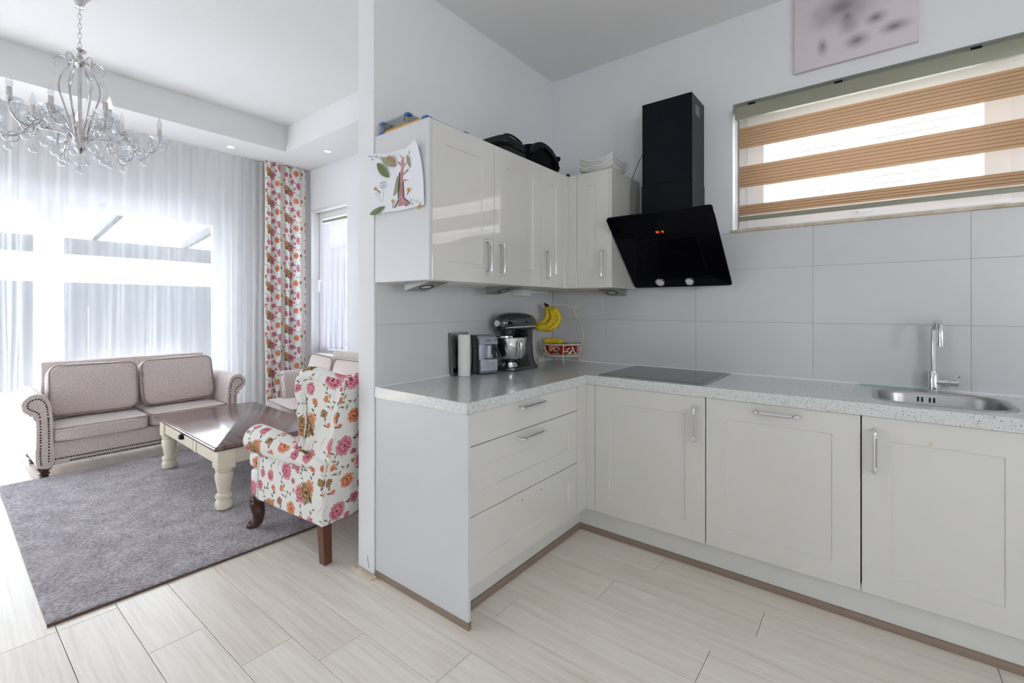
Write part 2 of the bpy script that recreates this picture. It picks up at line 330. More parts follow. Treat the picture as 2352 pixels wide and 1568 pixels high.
# ---------------------------------------------------------------- mesh helpers
def new(): return bmesh.new()
def box(bm, x0, x1, y0, y1, z0, z1, bev=0, seg=2, mi=0, mtx=None):
    m = Matrix.Translation(((x0+x1)/2, (y0+y1)/2, (z0+z1)/2)) @ Matrix.Diagonal((abs(x1-x0), abs(y1-y0), abs(z1-z0), 1))
    if mtx: m = mtx @ m
    r = bmesh.ops.create_cube(bm, size=1, matrix=m); vs = r['verts']
    fs = list({f for v in vs for f in v.link_faces})
    if bev:
        es = list({e for v in vs for e in v.link_edges})
        q = bmesh.ops.bevel(bm, geom=es, offset=bev, segments=seg, affect='EDGES', profile=.5); fs = list({f for f in bm.faces if f in set(q['faces'])} | {f for f in fs if f.is_valid})
    for f in fs: f.material_index = mi
    return bm
def cyl(bm, p0, p1, r0, r1=None, seg=20, mi=0, caps=True):
    p0, p1 = Vector(p0), Vector(p1); r1 = r0 if r1 is None else r1; d = p1-p0
    m = Matrix.Translation((p0+p1)/2) @ d.to_track_quat('Z', 'Y').to_matrix().to_4x4()
    n0 = len(bm.faces)
    bmesh.ops.create_cone(bm, cap_ends=caps, segments=seg, radius1=r0, radius2=r1, depth=d.length, matrix=m)
    bm.faces.ensure_lookup_table()
    for f in bm.faces[n0:]: f.material_index = mi
def sph(bm, c, r, sc=(1, 1, 1), seg=16, mi=0, rot=None):
    m = Matrix.Translation(c)
    if rot: m = m @ rot
    n0 = len(bm.faces)
    bmesh.ops.create_uvsphere(bm, u_segments=seg, v_segments=max(6, seg//2), radius=r, matrix=m @ Matrix.Diagonal((*sc, 1)))
    bm.faces.ensure_lookup_table()
    for f in bm.faces[n0:]: f.material_index = mi
def tube(bm, pts, r, seg=8, closed=False, mi=0, caps=True, flat=1.):
    pts = [Vector(p) for p in pts]; n = len(pts); rings = []
    rad = r if isinstance(r, (list, tuple)) else [r]*n
    up = None
    for i, p in enumerate(pts):
        a = pts[(i-1) % n] if (i > 0 or closed) else p; b = pts[(i+1) % n] if (i < n-1 or closed) else p
        t = (b-a).normalized()
        if up is None: up = Vector((0, 0, 1)) if abs(t.z) < .9 else Vector((1, 0, 0))
        s = t.cross(up)
        if s.length < 1e-5: s = t.cross(Vector((0, 1, 0)))
        s.normalize(); up = s.cross(t).normalized()
        rings.append([bm.verts.new(p + (s*math.cos(2*PI*k/seg) + up*math.sin(2*PI*k/seg)*flat)*rad[i]) for k in range(seg)])
    for i in range(n if closed else n-1):
        A, B = rings[i], rings[(i+1) % n]
        for k in range(seg):
            f = bm.faces.new((A[k], A[(k+1) % seg], B[(k+1) % seg], B[k])); f.material_index = mi
    if caps and not closed:
        for R in (rings[0][::-1], rings[-1]):
            f = bm.faces.new(R); f.material_index = mi
def lathe(bm, prof, seg=24, mtx=None, mi=0, cap=True):
    rings = []
    for r, z in prof:
        ring = [Vector((r*math.cos(2*PI*k/seg), r*math.sin(2*PI*k/seg), z)) for k in range(seg)]
        rings.append([bm.verts.new(mtx @ q if mtx else q) for q in ring])
    for A, B in zip(rings, rings[1:]):
        for k in range(seg):
            f = bm.faces.new((A[k], A[(k+1) % seg], B[(k+1) % seg], B[k])); f.material_index = mi
    if cap:
        for R, rv in ((rings[0], prof[0][0]), (rings[-1], prof[-1][0])):
            if rv > 1e-4: f = bm.faces.new(R); f.material_index = mi
def prism(bm, poly, h0, h1, fn, mi=0, bev=0):
    """extrude a 2D outline from h0 to h1; fn(a, b, h) gives the 3D point"""
    A = [bm.verts.new(fn(a, b, h0)) for a, b in poly]; B = [bm.verts.new(fn(a, b, h1)) for a, b in poly]; n = len(poly)
    fs = [bm.faces.new(A[::-1]), bm.faces.new(B)] + [bm.faces.new((A[i], A[(i+1) % n], B[(i+1) % n], B[i])) for i in range(n)]
    if bev:
        es = list({e for f in fs[:2] for e in f.edges})
        bmesh.ops.bevel(bm, geom=es, offset=bev, segments=3, affect='EDGES', profile=.5)
    for f in bm.faces:
        if mi and f in fs: f.material_index = mi
def smooth_curve(pts, n=8, closed=False):
    pts = [Vector(p) for p in pts]; out = []; N_ = len(pts)
    for i in range(N_ if closed else N_-1):
        g = lambda k: pts[k % N_] if closed else pts[min(max(k, 0), N_-1)]
        p0, p1, p2, p3 = g(i-1), g(i), g(i+1), g(i+2)
        for k in range(n):
            t = k/n
            out.append(.5*((2*p1) + (p2-p0)*t + (2*p0-5*p1+4*p2-p3)*t*t + (3*p1-p0-3*p2+p3)*t**3))
    if not closed: out.append(pts[-1])
    return out
def pillow(bm, c, d, e=7, n=10, puff=.0, mtx=None, wr=0):
    """rounded box with a soft crown; c centre, d half sizes"""
    b = bmesh.new(); bmesh.ops.create_cube(b, size=2); bmesh.ops.subdivide_edges(b, edges=b.edges[:], cuts=n, use_grid_fill=True)
    vm = {}
    for v in b.verts:
        p = v.co; L = (abs(p.x)**e + abs(p.y)**e + abs(p.z)**e)**(1/e); p = p/L
        k = 1+puff*(1-p.x*p.x)*(1-p.y*p.y) if abs(p.z) > .5 else 1
        q = Vector((p.x*d[0], p.y*d[1], p.z*d[2]*k))
        if wr: q += Vector((0, 0, wr*math.sin(p.x*7+p.y*3)*math.sin(p.y*9)*.5))
        q = (mtx @ q if mtx else q) + Vector(c); vm[v] = bm.verts.new(q)
    for f in b.faces: bm.faces.new([vm[v] for v in f.verts])
    b.free()
def box_uv(me, s=1.):
    uv = me.uv_layers.new(name='UVMap') if not me.uv_layers else me.uv_layers[0]
    for p in me.polygons:
        n = p.normal; ax = max(range(3), key=lambda i: abs(n[i]))
        for li in p.loop_indices:
            c = me.vertices[me.loops[li].vertex_index].co
            uv.data[li].uv = ((c.y*s, c.z*s), (c.x*s, c.z*s), (c.x*s, c.y*s))[ax]
MW = {}
def obj(name, bm, mats, parent=None, world=False, smooth=True, loc=None, uv=False, ang=32, kind=None, label=None):
    if world and parent is not None: bmesh.ops.transform(bm, matrix=MW[parent.name].inverted(), verts=bm.verts)
    if loc is not None and parent is None: bmesh.ops.transform(bm, matrix=Matrix.Translation(-Vector(loc)), verts=bm.verts)
    bmesh.ops.recalc_face_normals(bm, faces=bm.faces[:])
    me = bpy.data.meshes.new(name); bm.to_mesh(me); bm.free()
    for m in (mats if isinstance(mats, (list, tuple)) else [mats]): me.materials.append(M[m] if isinstance(m, str) else m)
    if smooth:
        me.polygons.foreach_set('use_smooth', [True]*len(me.polygons)); me.set_sharp_from_angle(angle=math.radians(ang))
    if uv: box_uv(me)
    o = bpy.data.objects.new(name, me); COL.objects.link(o)
    if loc is not None and parent is None: o.location = loc
    MW[o.name] = Matrix.Translation(loc) if (loc is not None and parent is None) else Matrix.Identity(4)
    if parent is not None: o.parent = parent; MW[o.name] = MW[parent.name].copy()
    if kind: o['kind'] = kind
    if label: o['label'] = label
    return o
def thing(name, label, cat, loc=(0, 0, 0), rz=0, group=None):
    o = bpy.data.objects.new(name, None); COL.objects.link(o); o.location = loc; o.rotation_euler = (0, 0, rz); o.empty_display_size = .05
    o['label'] = label; o['category'] = cat
    if group: o['group'] = group
    MW[o.name] = Matrix.Translation(loc) @ Matrix.Rotation(rz, 4, 'Z')
    return o
def tag(o, label, cat, group=None):
    o['label'] = label; o['category'] = cat
    if group: o['group'] = group
    return o
def dup(root, loc, rz=None, label=None):
    def cp(o, par):
        c = o.copy(); COL.objects.link(c)
        if par is not None: c.parent = par
        for ch in list(o.children): cp(ch, c)
        return c
    r = cp(root, None); r.location = loc
    if rz is not None: r.rotation_euler = (0, 0, rz)
    if label: r['label'] = label
    MW[r.name] = Matrix.Translation(loc)
    return r
def struct(name, bm, m, **k):
    o = obj(name, bm, m, smooth=k.pop('smooth', False), **k); o['kind'] = 'structure'; return o

# ---------------------------------------------------------------- room shell
WA, WB, CE = -1.895, 2.90, 2.975          # kitchen side wall, window wall, kitchen ceiling
LX, LY, SO = -5.90, 3.044, 3.038          # living room: garden wall, far wall, soffit
BX, BY = 2.6, -2.5                        # unseen right and rear walls
def wall_open(bm, a0, a1, z0, z1, opens, put):
    """wall slab along an axis with rectangular openings; put(a0,a1,z0,z1) adds one block"""
    ops = sorted(opens); a = a0
    for (p, q, lo, hi) in ops:
        if p > a: put(a, p, z0, z1)
        if lo > z0: put(p, q, z0, lo)
        if hi < z1: put(p, q, hi, z1)
        a = q
    if a < a1: put(a, a1, z0, z1)
KW = (-.648, .95, 1.742, 2.472)           # kitchen window opening
bm = new(); wall_open(bm, -2.02, BX, 0, 3.06, [KW], lambda a, b, c, d: box(bm, a, b, WB, WB+.30, c, d)); w_right = struct('wall_right', bm, 'wall')
bm = new(); box(bm, -2.02, WA, 1.335, WB, 0, 3.06); w_left = struct('wall_left', bm, 'wall')
bm = new(); box(bm, -1.9995, -1.915, 1.3338, 1.335, 1.02, 1.0204); bm.free()
SW = (-5.64, -4.84, .69, 2.53)
bm = new(); wall_open(bm, LX-.2, -2.02, 0, 3.5, [SW], lambda a, b, c, d: box(bm, a, b, LY, LY+.25, c, d)); struct('wall_far', bm, 'wall')
GD = (-2.3, 2.22, .03, 2.40)
bm = new(); wall_open(bm, BY-.15, LY+.25, 0, 3.5, [GD], lambda a, b, c, d: box(bm, LX-.2, LX, a, b, c, d)); struct('wall_garden', bm, 'wall')
RW = [(-5.75, -5.25, .3, 2.25), (1.75, 2.45, 1.37, 2.12)]  # unseen openings: first sized for living room light, second added to brighten the kitchen
bm = new(); wall_open(bm, LX, BX+.15, 0, 3.5, RW, lambda a, b, c, d: box(bm, a, b, BY-.15, BY, c, d)); struct('wall_rear', bm, 'wall')
bm = new(); wall_open(bm, BY, WB, 0, 3.06, [(-.5, .4, 1.0, 1.9)], lambda a, b, c, d: box(bm, BX, BX+.15, a, b, c, d)); struct('wall_side', bm, 'wall')  # unseen opening added to throw daylight on the kitchen's left wall
# ceilings: kitchen slab, living room soffit ring round a raised tray
TX0, TX1, TY0, TY1 = -5.209, -2.578, -1.1, 2.522
bm = new(); box(bm, -1.94, BX+.15, BY-.15, WB+.3, CE, 3.3); struct('ceiling', bm, 'ceil')
bm = new()
for r in ((LX, TX0, BY, LY), (TX1, -1.94, BY, LY), (TX0, TX1, BY, TY0), (TX0, TX1, TY1, LY)): box(bm, r[0], r[1], r[2], r[3], SO, 3.40)
struct('ceiling_soffit', bm, 'ceil')
bm = new()
for r in ((TX0, TX0+.02, TY0, TY1), (TX0+.02, TX1, TY1-.02, TY1), (TX1-.02, TX1, TY0, TY1-.02), (TX0+.02, TX1-.02, TY0, TY0+.02)): box(bm, *r, SO, 3.10)
struct('trim_1', bm, 'ceil')
bm = new(); box(bm, TX0-.06, TX1+.06, TY0-.06, TY1+.06, 3.33, 3.40); struct('ceiling_tray', bm, 'ceil')

# floor: underlay slab with individual planks
bm = new(); box(bm, LX-.2, BX+.15, BY-.15, LY+.25, -.10, -.009); floor = struct('floor', bm, 'under')
PL, PW, Y0 = 1.2, .1872, .332
known = {0: -2.57, 1: -2.57, 2: -2.135, 3: -1.798, 4: -1.60, 5: -1.19, 6: -1.838, 7: -1.25, 8: -.487, 9: -.968, 10: -.366, 11: -.85}
cache = {}
def plank_mesh(L, Wd):
    key = (round(L, 3), round(Wd, 3))
    if key in cache: return cache[key]
    b = new(); g = .0009; c = .0012
    x, y = L/2-g, Wd/2-g
    lo = [b.verts.new((sx_*x, sy_*y, -.009)) for sx_, sy_ in ((-1, -1), (1, -1), (1, 1), (-1, 1))]
    md = [b.verts.new((sx_*x, sy_*y, -c)) for sx_, sy_ in ((-1, -1), (1, -1), (1, 1), (-1, 1))]
    hi = [b.verts.new((sx_*(x-c), sy_*(y-c), 0)) for sx_, sy_ in ((-1, -1), (1, -1), (1, 1), (-1, 1))]
    b.faces.new(hi)
    for A, B in ((lo, md), (md, hi)):
        for i in range(4): b.faces.new((A[i], A[(i+1) % 4], B[(i+1) % 4], B[i]))
    bmesh.ops.recalc_face_normals(b, faces=b.faces[:]); me = bpy.data.meshes.new('plank'); b.to_mesh(me); b.free(); me.materials.append(M['plank']); cache[key] = me
    return me
row = 1; rr = random.Random(3)
for k in range(-14, 16):
    y0, y1 = Y0+(k-1)*PW, Y0+k*PW
    if y1 > LY: y1 = LY
    if y0 < BY: y0 = BY
    if y1-y0 < .02: continue
    j = known.get(k, rr.uniform(-3, -1.8)); xs = j-PL*math.ceil((j-LX)/PL)
    xr = BX
    while xs < xr:
        a, b_ = max(xs, LX), min(xs+PL, BX); xs += PL
        if b_-a < .05: continue
        cxp, cyp = (a+b_)/2, (y0+y1)/2
        # skip what the lens and the furniture never show
        if cyp > 2.5 and cxp > -1.3: continue
        p = bpy.data.objects.new('plank', plank_mesh(b_-a, y1-y0)); COL.objects.link(p); p.location = (cxp, cyp, 0); p.parent = floor
# plain boards where nothing is in view
bm = new(); box(bm, BX, .9, BY, LY, -.012, -.0095) if False else None; bm.free()

# tiles: backsplash pieces on both kitchen walls
def tiles(parent, axis, cuts, rows, face, back):
    b = new()
    if axis == 'x': box(b, cuts[0], cuts[-1], face+.001, back, rows[0], rows[-1])
    else: box(b, back, face-.001, cuts[0], cuts[-1], rows[0], rows[-1])
    obj('grout', b, 'grout', parent, smooth=False)
    g = .0013
    for a, b_ in zip(cuts, cuts[1:]):
        for z0, z1 in zip(rows, rows[1:]):
            t = new()
            if axis == 'x': box(t, a+g, b_-g, face-.0004, back-.0005, z0+g, z1-g, .0012, 1)
            else: box(t, back+.0005, face+.0004, a+g, b_-g, z0+g, z1-g, .0012, 1)
            c = ((a+b_)/2, face, (z0+z1)/2) if axis == 'x' else (face, (a+b_)/2, (z0+z1)/2)
            o = obj('tile', t, 'tile', parent, smooth=False)
            o.data.transform(Matrix.Translation(-Vector(c))); o.location = c
ROWS = [.912, 1.211, 1.512]
tiles(w_right, 'x', [-1.889, -1.453, -.854, -.254, .344, .942, 1.54], ROWS + [1.727], 2.894, 2.9)
tiles(w_left, 'y', [1.345, 1.939, 2.524, 2.888], ROWS, -1.889, -1.895)
bm = new(); box(bm, -1.885, 1.5, 2.885, 2.896, .910, .916); box(bm, -1.892, -1.882, 1.345, 2.885, .910, .916); struct('trim_2', bm, 'trimw')
# skirting bits by the pillar
bm = new(); prism(bm, [(-2.035, 1.306), (-1.876, 1.306), (-1.868, 1.316), (-1.868, 1.332), (-2.02, 1.332)], 0, .013, lambda a, b, h: Vector((a, b, h)), bev=.002); struct('baseboard_pillar', bm, 'sill')
bm = new(); tube(bm, [(-1.945, 1.3345, .085), (-1.942, 1.3345, .065), (-1.936, 1.3345, .045), (-1.932, 1.3345, .028)], .0012, 5); struct('trim_3', bm, 'scratch')

# ---------------------------------------------------------------- kitchen window, sill and blind
x0, x1, z0, z1 = KW
win = bpy.data.objects.new('window_1', None); COL.objects.link(win); win['kind'] = 'structure'; MW[win.name] = Matrix.Identity(4)
def frame(bm, a0, a1, c0, c1, w, d0, d1, put, bev=.004):
    put(bm, a0, a1, c0, c0+w, d0, d1, bev); put(bm, a0, a1, c1-w, c1, d0, d1, bev)
    put(bm, a0, a0+w, c0+w, c1-w, d0, d1, bev); put(bm, a1-w, a1, c0+w, c1-w, d0, d1, bev)
putY = lambda bm, a0, a1, c0, c1, d0, d1, bev: box(bm, a0, a1, d0, d1, c0, c1, bev)
putX = lambda bm, a0, a1, c0, c1, d0, d1, bev: box(bm, d0, d1, a0, a1, c0, c1, bev)
bm = new(); frame(bm, x0+.004, x1-.004, z0+.016, z1-.004, .055, 3.04, 3.11, putY); box(bm, .482, .54, 3.04, 3.11, z0+.07, z1-.06, .004); obj('window_frame', bm, 'upvc', win, ang=40)
bm = new(); frame(bm, -.594, .490, 1.765, 2.432, .09, 3.015, 3.075, putY, .008); obj('sash', bm, 'upvc', win, ang=40)
bm = new(); box(bm, -.50, .403, 3.045, 3.050, 1.84, 2.34); obj('pane', bm, 'glass', win, smooth=False)
bm = new(); box(bm, .54, .89, 3.07, 3.075, 1.81, 2.41); obj('pane', bm, 'glass', win, smooth=False)
bm = new(); box(bm, -.085, -.005, 3.006, 3.015, 1.788, 1.806, .004); tube(bm, smooth_curve([(-.062, 3.01, 1.797), (-.062, 2.978, 1.799), (-.03, 2.972, 1.806), (.06, 2.972, 1.808)], 6), .008, 10); obj('handle', bm, 'upvc', win)
bm = new(); box(bm, x0-.004, x1+.01, 2.884, 3.04, 1.727, 1.7415, .002); struct('trim_4', bm, 'sill')
bl = thing('zebra_blind', 'tan and white day-and-night roller blind in the kitchen window', 'blind', (.15, 2.93, 2.44))
bm = new()
prism(bm, [(2.866, 2.367), (2.861, 2.385), (2.861, 2.418), (2.868, 2.436), (2.90, 2.440), (2.945, 2.440), (2.945, 2.415), (2.889, 2.367)], -.627, .94, lambda a, b, h: Vector((h, a, b)), bev=.002); obj('cassette', bm, 'cass', bl, world=True)
bm = new(); box(bm, -.64, .946, 2.925, 2.955, 2.43, 2.4715); obj('daylight_blocker', bm, 'cass', bl, world=True)  # added strip blocking daylight through the gap above the cassette
for xb in (-.56, -.16, .34, .8):
    bm = new(); box(bm, xb, xb+.035, 2.864, 2.92, 2.438, 2.446); obj('bracket', bm, 'blk', bl, world=True)
def band(zt, zb, n):
    b = new(); h = (zt-zb)/n; pr = []
    for i in range(n):
        t = zt-i*h
        pr += [(2.8885, t, 1), (2.8865, t-.0022, 0), (2.8845, t-h*.5, 0), (2.8865, t-h+.0022, 0)]
    pr.append((2.8885, zb, 0)); xa, xb = -.608, .93
    A = [b.verts.new((xa, p[0], p[1])) for p in pr]; B = [b.verts.new((xb, p[0], p[1])) for p in pr]
    for i in range(len(pr)-1):
        f = b.faces.new((A[i], A[i+1], B[i+1], B[i])); f.material_index = 1 if (i % 4 == 0 and i > 0) else 0
    obj('fabric_band', b, ['tan', 'tan2'], bl, world=True, smooth=False)
band(2.321, 2.200, 7); band(2.100, 1.977, 7); band(1.877, 1.819, 4)
bm = new()
for a, b_ in ((2.372, 2.321), (2.200, 2.100), (1.977, 1.877)):
    f = bm.faces.new([bm.verts.new(p) for p in ((-.608, 2.8875, b_), (.93, 2.8875, b_), (.93, 2.8875, a), (-.608, 2.8875, a))])
obj('gauze', bm, 'sheer3', bl, world=True, smooth=False)
bm = new(); box(bm, -.610, .932, 2.881, 2.893, 1.787, 1.812, .003); obj('bottom_bar', bm, 'cass', bl, world=True)
bm = new(); cyl(bm, (-.632, 2.915, 2.37), (-.632, 2.915, 1.76), .0025, seg=8); obj('pull_cord', bm, 'trimw', bl, world=True)
# neighbour's pale brick wall seen through it
bm = new(); box(bm, -2.6, 3.4, 5.012, 5.2, -.1, 6.5); nb = struct('wall_outside', bm, 'mortar')
bm = new()
for r in range(54):
    z = 1.05+r*.065
    for c in range(-5, 15):
        xx = c*.22+(.11 if r % 2 else 0); jit = rr.uniform(0, .006)
        box(bm, xx, xx+.208, 5.0-jit, 5.03, z, z+.054)
obj('brick', bm, 'palebrick', nb, smooth=False, kind='stuff')

# ---------------------------------------------------------------- kitchen base units
def axisA(a, b, h): return Vector((h, a, b))           # outline in (y,z), depth along x
def axisB(a, b, h): return Vector((a, h, b))           # outline in (x,z), depth along y
def shaker(a0, a1, c0, c1, face, out, ins=None, t=.019):
    """door slab; face = front plane, out = direction the front looks (+/-1) on the depth axis, ins = (a0,a1,c0,c1) recessed field"""
    b = new(); back = face-out*t; e = .0016
    fr = face-out*e
    def ring(p, h): return [b.verts.new((q[0], h, q[1])) for q in ((p[0], p[2]), (p[1], p[2]), (p[1], p[3]), (p[0], p[3]))]
    R = [ring((a0, a1, c0, c1), back), ring((a0, a1, c0, c1), fr), ring((a0+e, a1-e, c0+e, c1-e), face)]
    if ins:
        i = ins; R += [ring(i, face), ring((i[0]+.003, i[1]-.003, i[2]+.003, i[3]-.003), face-out*.0045)]
    b.faces.new(R[0]); b.faces.new(R[-1])
    for A, B in zip(R, R[1:]):
        for k in range(4): b.faces.new((A[k], A[(k+1) % 4], B[(k+1) % 4], B[k]))
    return b
def swapA(b):                                          # (a, depth, c) -> (depth, a, c)
    for v in b.verts: v.co = Vector((v.co.y, v.co.x, v.co.z))
    return b
def handle(face, out, p0, p1, onA, parent, r=.0058, proj=.034):
    """bar handle between two (a,c) points on a door"""
    b = new(); P = lambda p, h: Vector((h, p[0], p[1])) if onA else Vector((p[0], h, p[1]))
    q0, q1 = P(p0, face+out*proj), P(p1, face+out*proj); d = (q1-q0).normalized()
    for p, q, s in ((p0, q0, 1), (p1, q1, -1)):
        tube(b, smooth_curve([P(p, face), P(p, face+out*(proj-.008)), q+d*s*.004-P((0, 0), out*.002)+P((0, 0), 0), q+d*s*.016], 5), r, 12, mi=0)
        cyl(b, P(p, face-out*.001), P(p, face+out*.004), r*1.35, seg=14, mi=0)
    cyl(b, q0+d*.014, q1-d*.014, r, seg=14, mi=0)
    cyl(b, q0+d*.022, q1-d*.022, r*1.28, seg=16, mi=1)
    for k in range(2):
        qq = q0+d*.021 if k == 0 else q1-d*.024
        cyl(b, qq, qq+d*.003, r*1.45, seg=16, mi=0)
    return obj('handle', b, ['chrome', 'satin'], parent, world=True)
FA, FB = -1.290, 2.318                                 # front planes of the doors
u = thing('drawer_unit', 'white base unit of three drawers at the free end of the worktop', 'cabinet', (-1.58, 1.79, 0))
bm = new(); box(bm, -1.885, -1.312, 1.36, 2.222, .152, .8625); obj('carcass', bm, 'carc', u, world=True, smooth=False)
bm = new(); box(bm, -1.889, -1.279, 1.342, 1.3575, .031, .862, .0008, 1); obj('end_panel', bm, 'cabm', u, world=True)
bm = new(); box(bm, -1.889, -1.276, 1.340, 1.3585, 0, .031, .001, 1); obj('floor_strip', bm, 'strip', u, world=True)
for i, (c0, c1, ins) in enumerate(((.154, .4365, (1.447, 2.136, .245, .347)), (.4395, .7235, (1.447, 2.136, .531, .632)), (.7265, .8605, None))):
    d = obj('drawer', swapA(shaker(1.3600, 2.2215, c0, c1, FA, 1, ins)), 'cab', u, world=True, smooth=False, label='bottom drawer front with two empty handle holes' if i == 0 else ('plain slim top drawer front' if i == 2 else None))
    if i: handle(FA, 1, (1.679, (.692 if i == 1 else .834)), (1.875, (.692 if i == 1 else .834)), True, d)
    else:
        for yy in (1.716, 1.876):
            b = new(); cyl(b, (FA-.002, yy, .3985), (FA+.0006, yy, .3985), .0035, seg=12); obj('screw_hole', b, 'gap', d, world=True)
u = thing('corner_base_unit', 'narrow white corner filler panels between drawers and hob cabinet', 'cabinet', (-1.55, 2.6, 0))
bm = new(); box(bm, -1.885, -1.312, 2.226, 2.885, .152, .8625); box(bm, -1.312, -1.24, 2.337, 2.885, .152, .8625); obj('carcass', bm, 'carc', u, world=True, smooth=False)
bm = new(); box(bm, -1.309, FA, 2.2255, 2.337, .154, .8605, .001, 1); box(bm, FA, -1.2345, FB, 2.337, .154, .8605, .001, 1); obj('filler_panel', bm, 'cab', u, world=True)
def base_unit(name, lab, a0, a1, ins, h):
    u = thing(name, lab, 'cabinet', ((a0+a1)/2, 2.6, 0))
    b = new(); box(b, a0+.002, a1-.002, FB+.019, 2.885, .152, .74); box(b, a0+.002, a0+.018, FB+.019, 2.885, .74, .8625); box(b, a1-.018, a1-.002, FB+.019, 2.885, .74, .8625); obj('carcass', b, 'carc', u, world=True, smooth=False)
    d = obj('door', shaker(a0+.0022, a1-.0022, .154, .8605, FB, -1, ins), 'cab', u, world=True, smooth=False)
    if h: handle(FB, -1, h[0], h[1], False, d)
    return u, d
base_unit('hob_cabinet', 'white cabinet under the hob with an upright handle at its right edge', -1.2345, -.639, (-1.143, -.736, .243, .770), ((-.686, .806), (-.686, .648)))
base_unit('dishwasher_cabinet', 'white dishwasher front with one horizontal handle along its top', -.639, -.0405, (-.544, -.136, .244, .770), ((-.422, .825), (-.254, .825)))
_, d = base_unit('sink_cabinet', 'white cabinet under the sink with an upright handle at its left edge', -.0405, .556, (.053, .362, .245, .770), ((.004, .808), (.004, .646)))
bm = new(); cyl(bm, (.169, FB-.0022, .783), (.169, FB-.0005, .783), .0068, seg=16); sph(bm, (.169, FB-.0022, .783), .0055, (1, .35, 1), 12); obj('bumper_pad', bm, 'sill', d, world=True, label='small round beige pad stuck on the door')
base_unit('end_base_cabinet', 'white cabinet right of the sink unit at the frame edge', .556, 1.15, (.65, 1.06, .245, .770), None)
# plinth boards and the taupe strip along the floor
bm = new(); box(bm, -1.386, -1.370, 1.3575, 2.388, .0, .152); box(bm, -1.386, 1.15, 2.388, 2.404, .0, .152); struct('baseboard_plinth', bm, 'plinth')
bm = new()
prism(bm, [(0, 0), (.016, 0), (.016, .016), (.008, .026), (0, .028)], 1.3585, 2.386, lambda a, b, h: Vector((-1.370+a, h, b))); prism(bm, [(0, 0), (.016, 0), (.016, .016), (.008, .026), (0, .028)], -1.370, 1.15, lambda a, b, h: Vector((h, 2.388-a, b)))
struct('trim_5', bm, 'strip')
# worktop with sink cut-out
def rrect(x0, x1, y0, y1, r, n=8):
    out = []
    for cx_, cy_, a in ((x1-r, y1-r, 0), (x0+r, y1-r, 90), (x0+r, y0+r, 180), (x1-r, y0+r, 270)):
        for k in range(n+1):
            t = math.radians(a+90*k/n); out.append((cx_+r*math.cos(t), cy_+r*math.sin(t)))
    return out
SK = (-.008, .432, 2.408, 2.805)
def plate(outer, hole, zt, zb, mi=0):
    b = new(); res = []
    for z in (zt, zb):
        es = []; loops = []
        for L in ([outer] + ([hole] if hole else [])):
            vs = [b.verts.new((x, y, z)) for x, y in L]; loops.append(vs)
            es += [b.edges.new((vs[i], vs[(i+1) % len(vs)])) for i in range(len(vs))]
        bmesh.ops.triangle_fill(b, edges=es, use_beauty=True, use_dissolve=False); res.append(loops)
    for A, B in zip(res[0], res[1]):
        for i in range(len(A)): b.faces.new((A[i], A[(i+1) % len(A)], B[(i+1) % len(A)], B[i]))
    return b
bm = plate([(-1.888, 1.336), (-1.281, 1.336), (-1.281, 2.304), (1.15, 2.304), (1.15, 2.892), (-1.888, 2.892)], rrect(SK[0]+.012, SK[1]-.012, SK[2]+.012, SK[3]-.012, .10), .910, .8635)
es = [e for e in bm.edges if abs(e.verts[0].co.z-.91) < 1e-4 and abs(e.verts[1].co.z-.91) < 1e-4 and any(abs(f.normal.z) < .1 for f in e.link_faces if (f.normal_update() or True))]
bmesh.ops.bevel(bm, geom=[e for e in es if len({f.normal.z > .5 for f in e.link_faces}) == 2 and not (SK[0] < (e.verts[0].co.x) < SK[1] and SK[2] < e.verts[0].co.y < SK[3])], offset=.003, segments=2, affect='EDGES')
tag(obj('worktop', bm, 'stone', smooth=False, loc=(-1.0, 2.3, .8635)), 'speckled grey L-shaped stone worktop over the base units', 'worktop')
# sink
s = thing('sink', 'stainless steel rounded inset sink bowl in the worktop', 'sink', (.212, 2.606, .91))
b = new(); prev = None
for ins_, z, r in ((0, .9102, .115), (.002, .9125, .115), (.018, .9128, .10), (.021, .911, .10), (.026, .895, .095), (.034, .80, .09), (.05, .762, .08), (.09, .752, .06), (.18, .750, .02)):
    L = rrect(SK[0]+ins_, SK[1]-ins_, SK[2]+ins_, SK[3]-ins_, r, 10); vs = [b.verts.new((x, y, z)) for x, y in L]
    if prev:
        for i in range(len(vs)): b.faces.new((prev[i], prev[(i+1) % len(vs)], vs[(i+1) % len(vs)], vs[i]))
    prev = vs
b.faces.new(prev); obj('bowl', b, 'steel', s, world=True, ang=50)
for xx in (.158, .172, .198, .212):
    b = new(); box(b, xx-.0032, xx+.0032, 2.7705, 2.7760, .868, .890, .002); obj('overflow_slot', b, 'gap', s, world=True)
b = new(); lathe(b, [(.0, .7515), (.034, .7515), (.036, .7535), (.028, .756), (0, .756)], 20, Matrix.Translation((.212, 2.606, 0))); obj('drain', b, 'chrome', s, world=True)
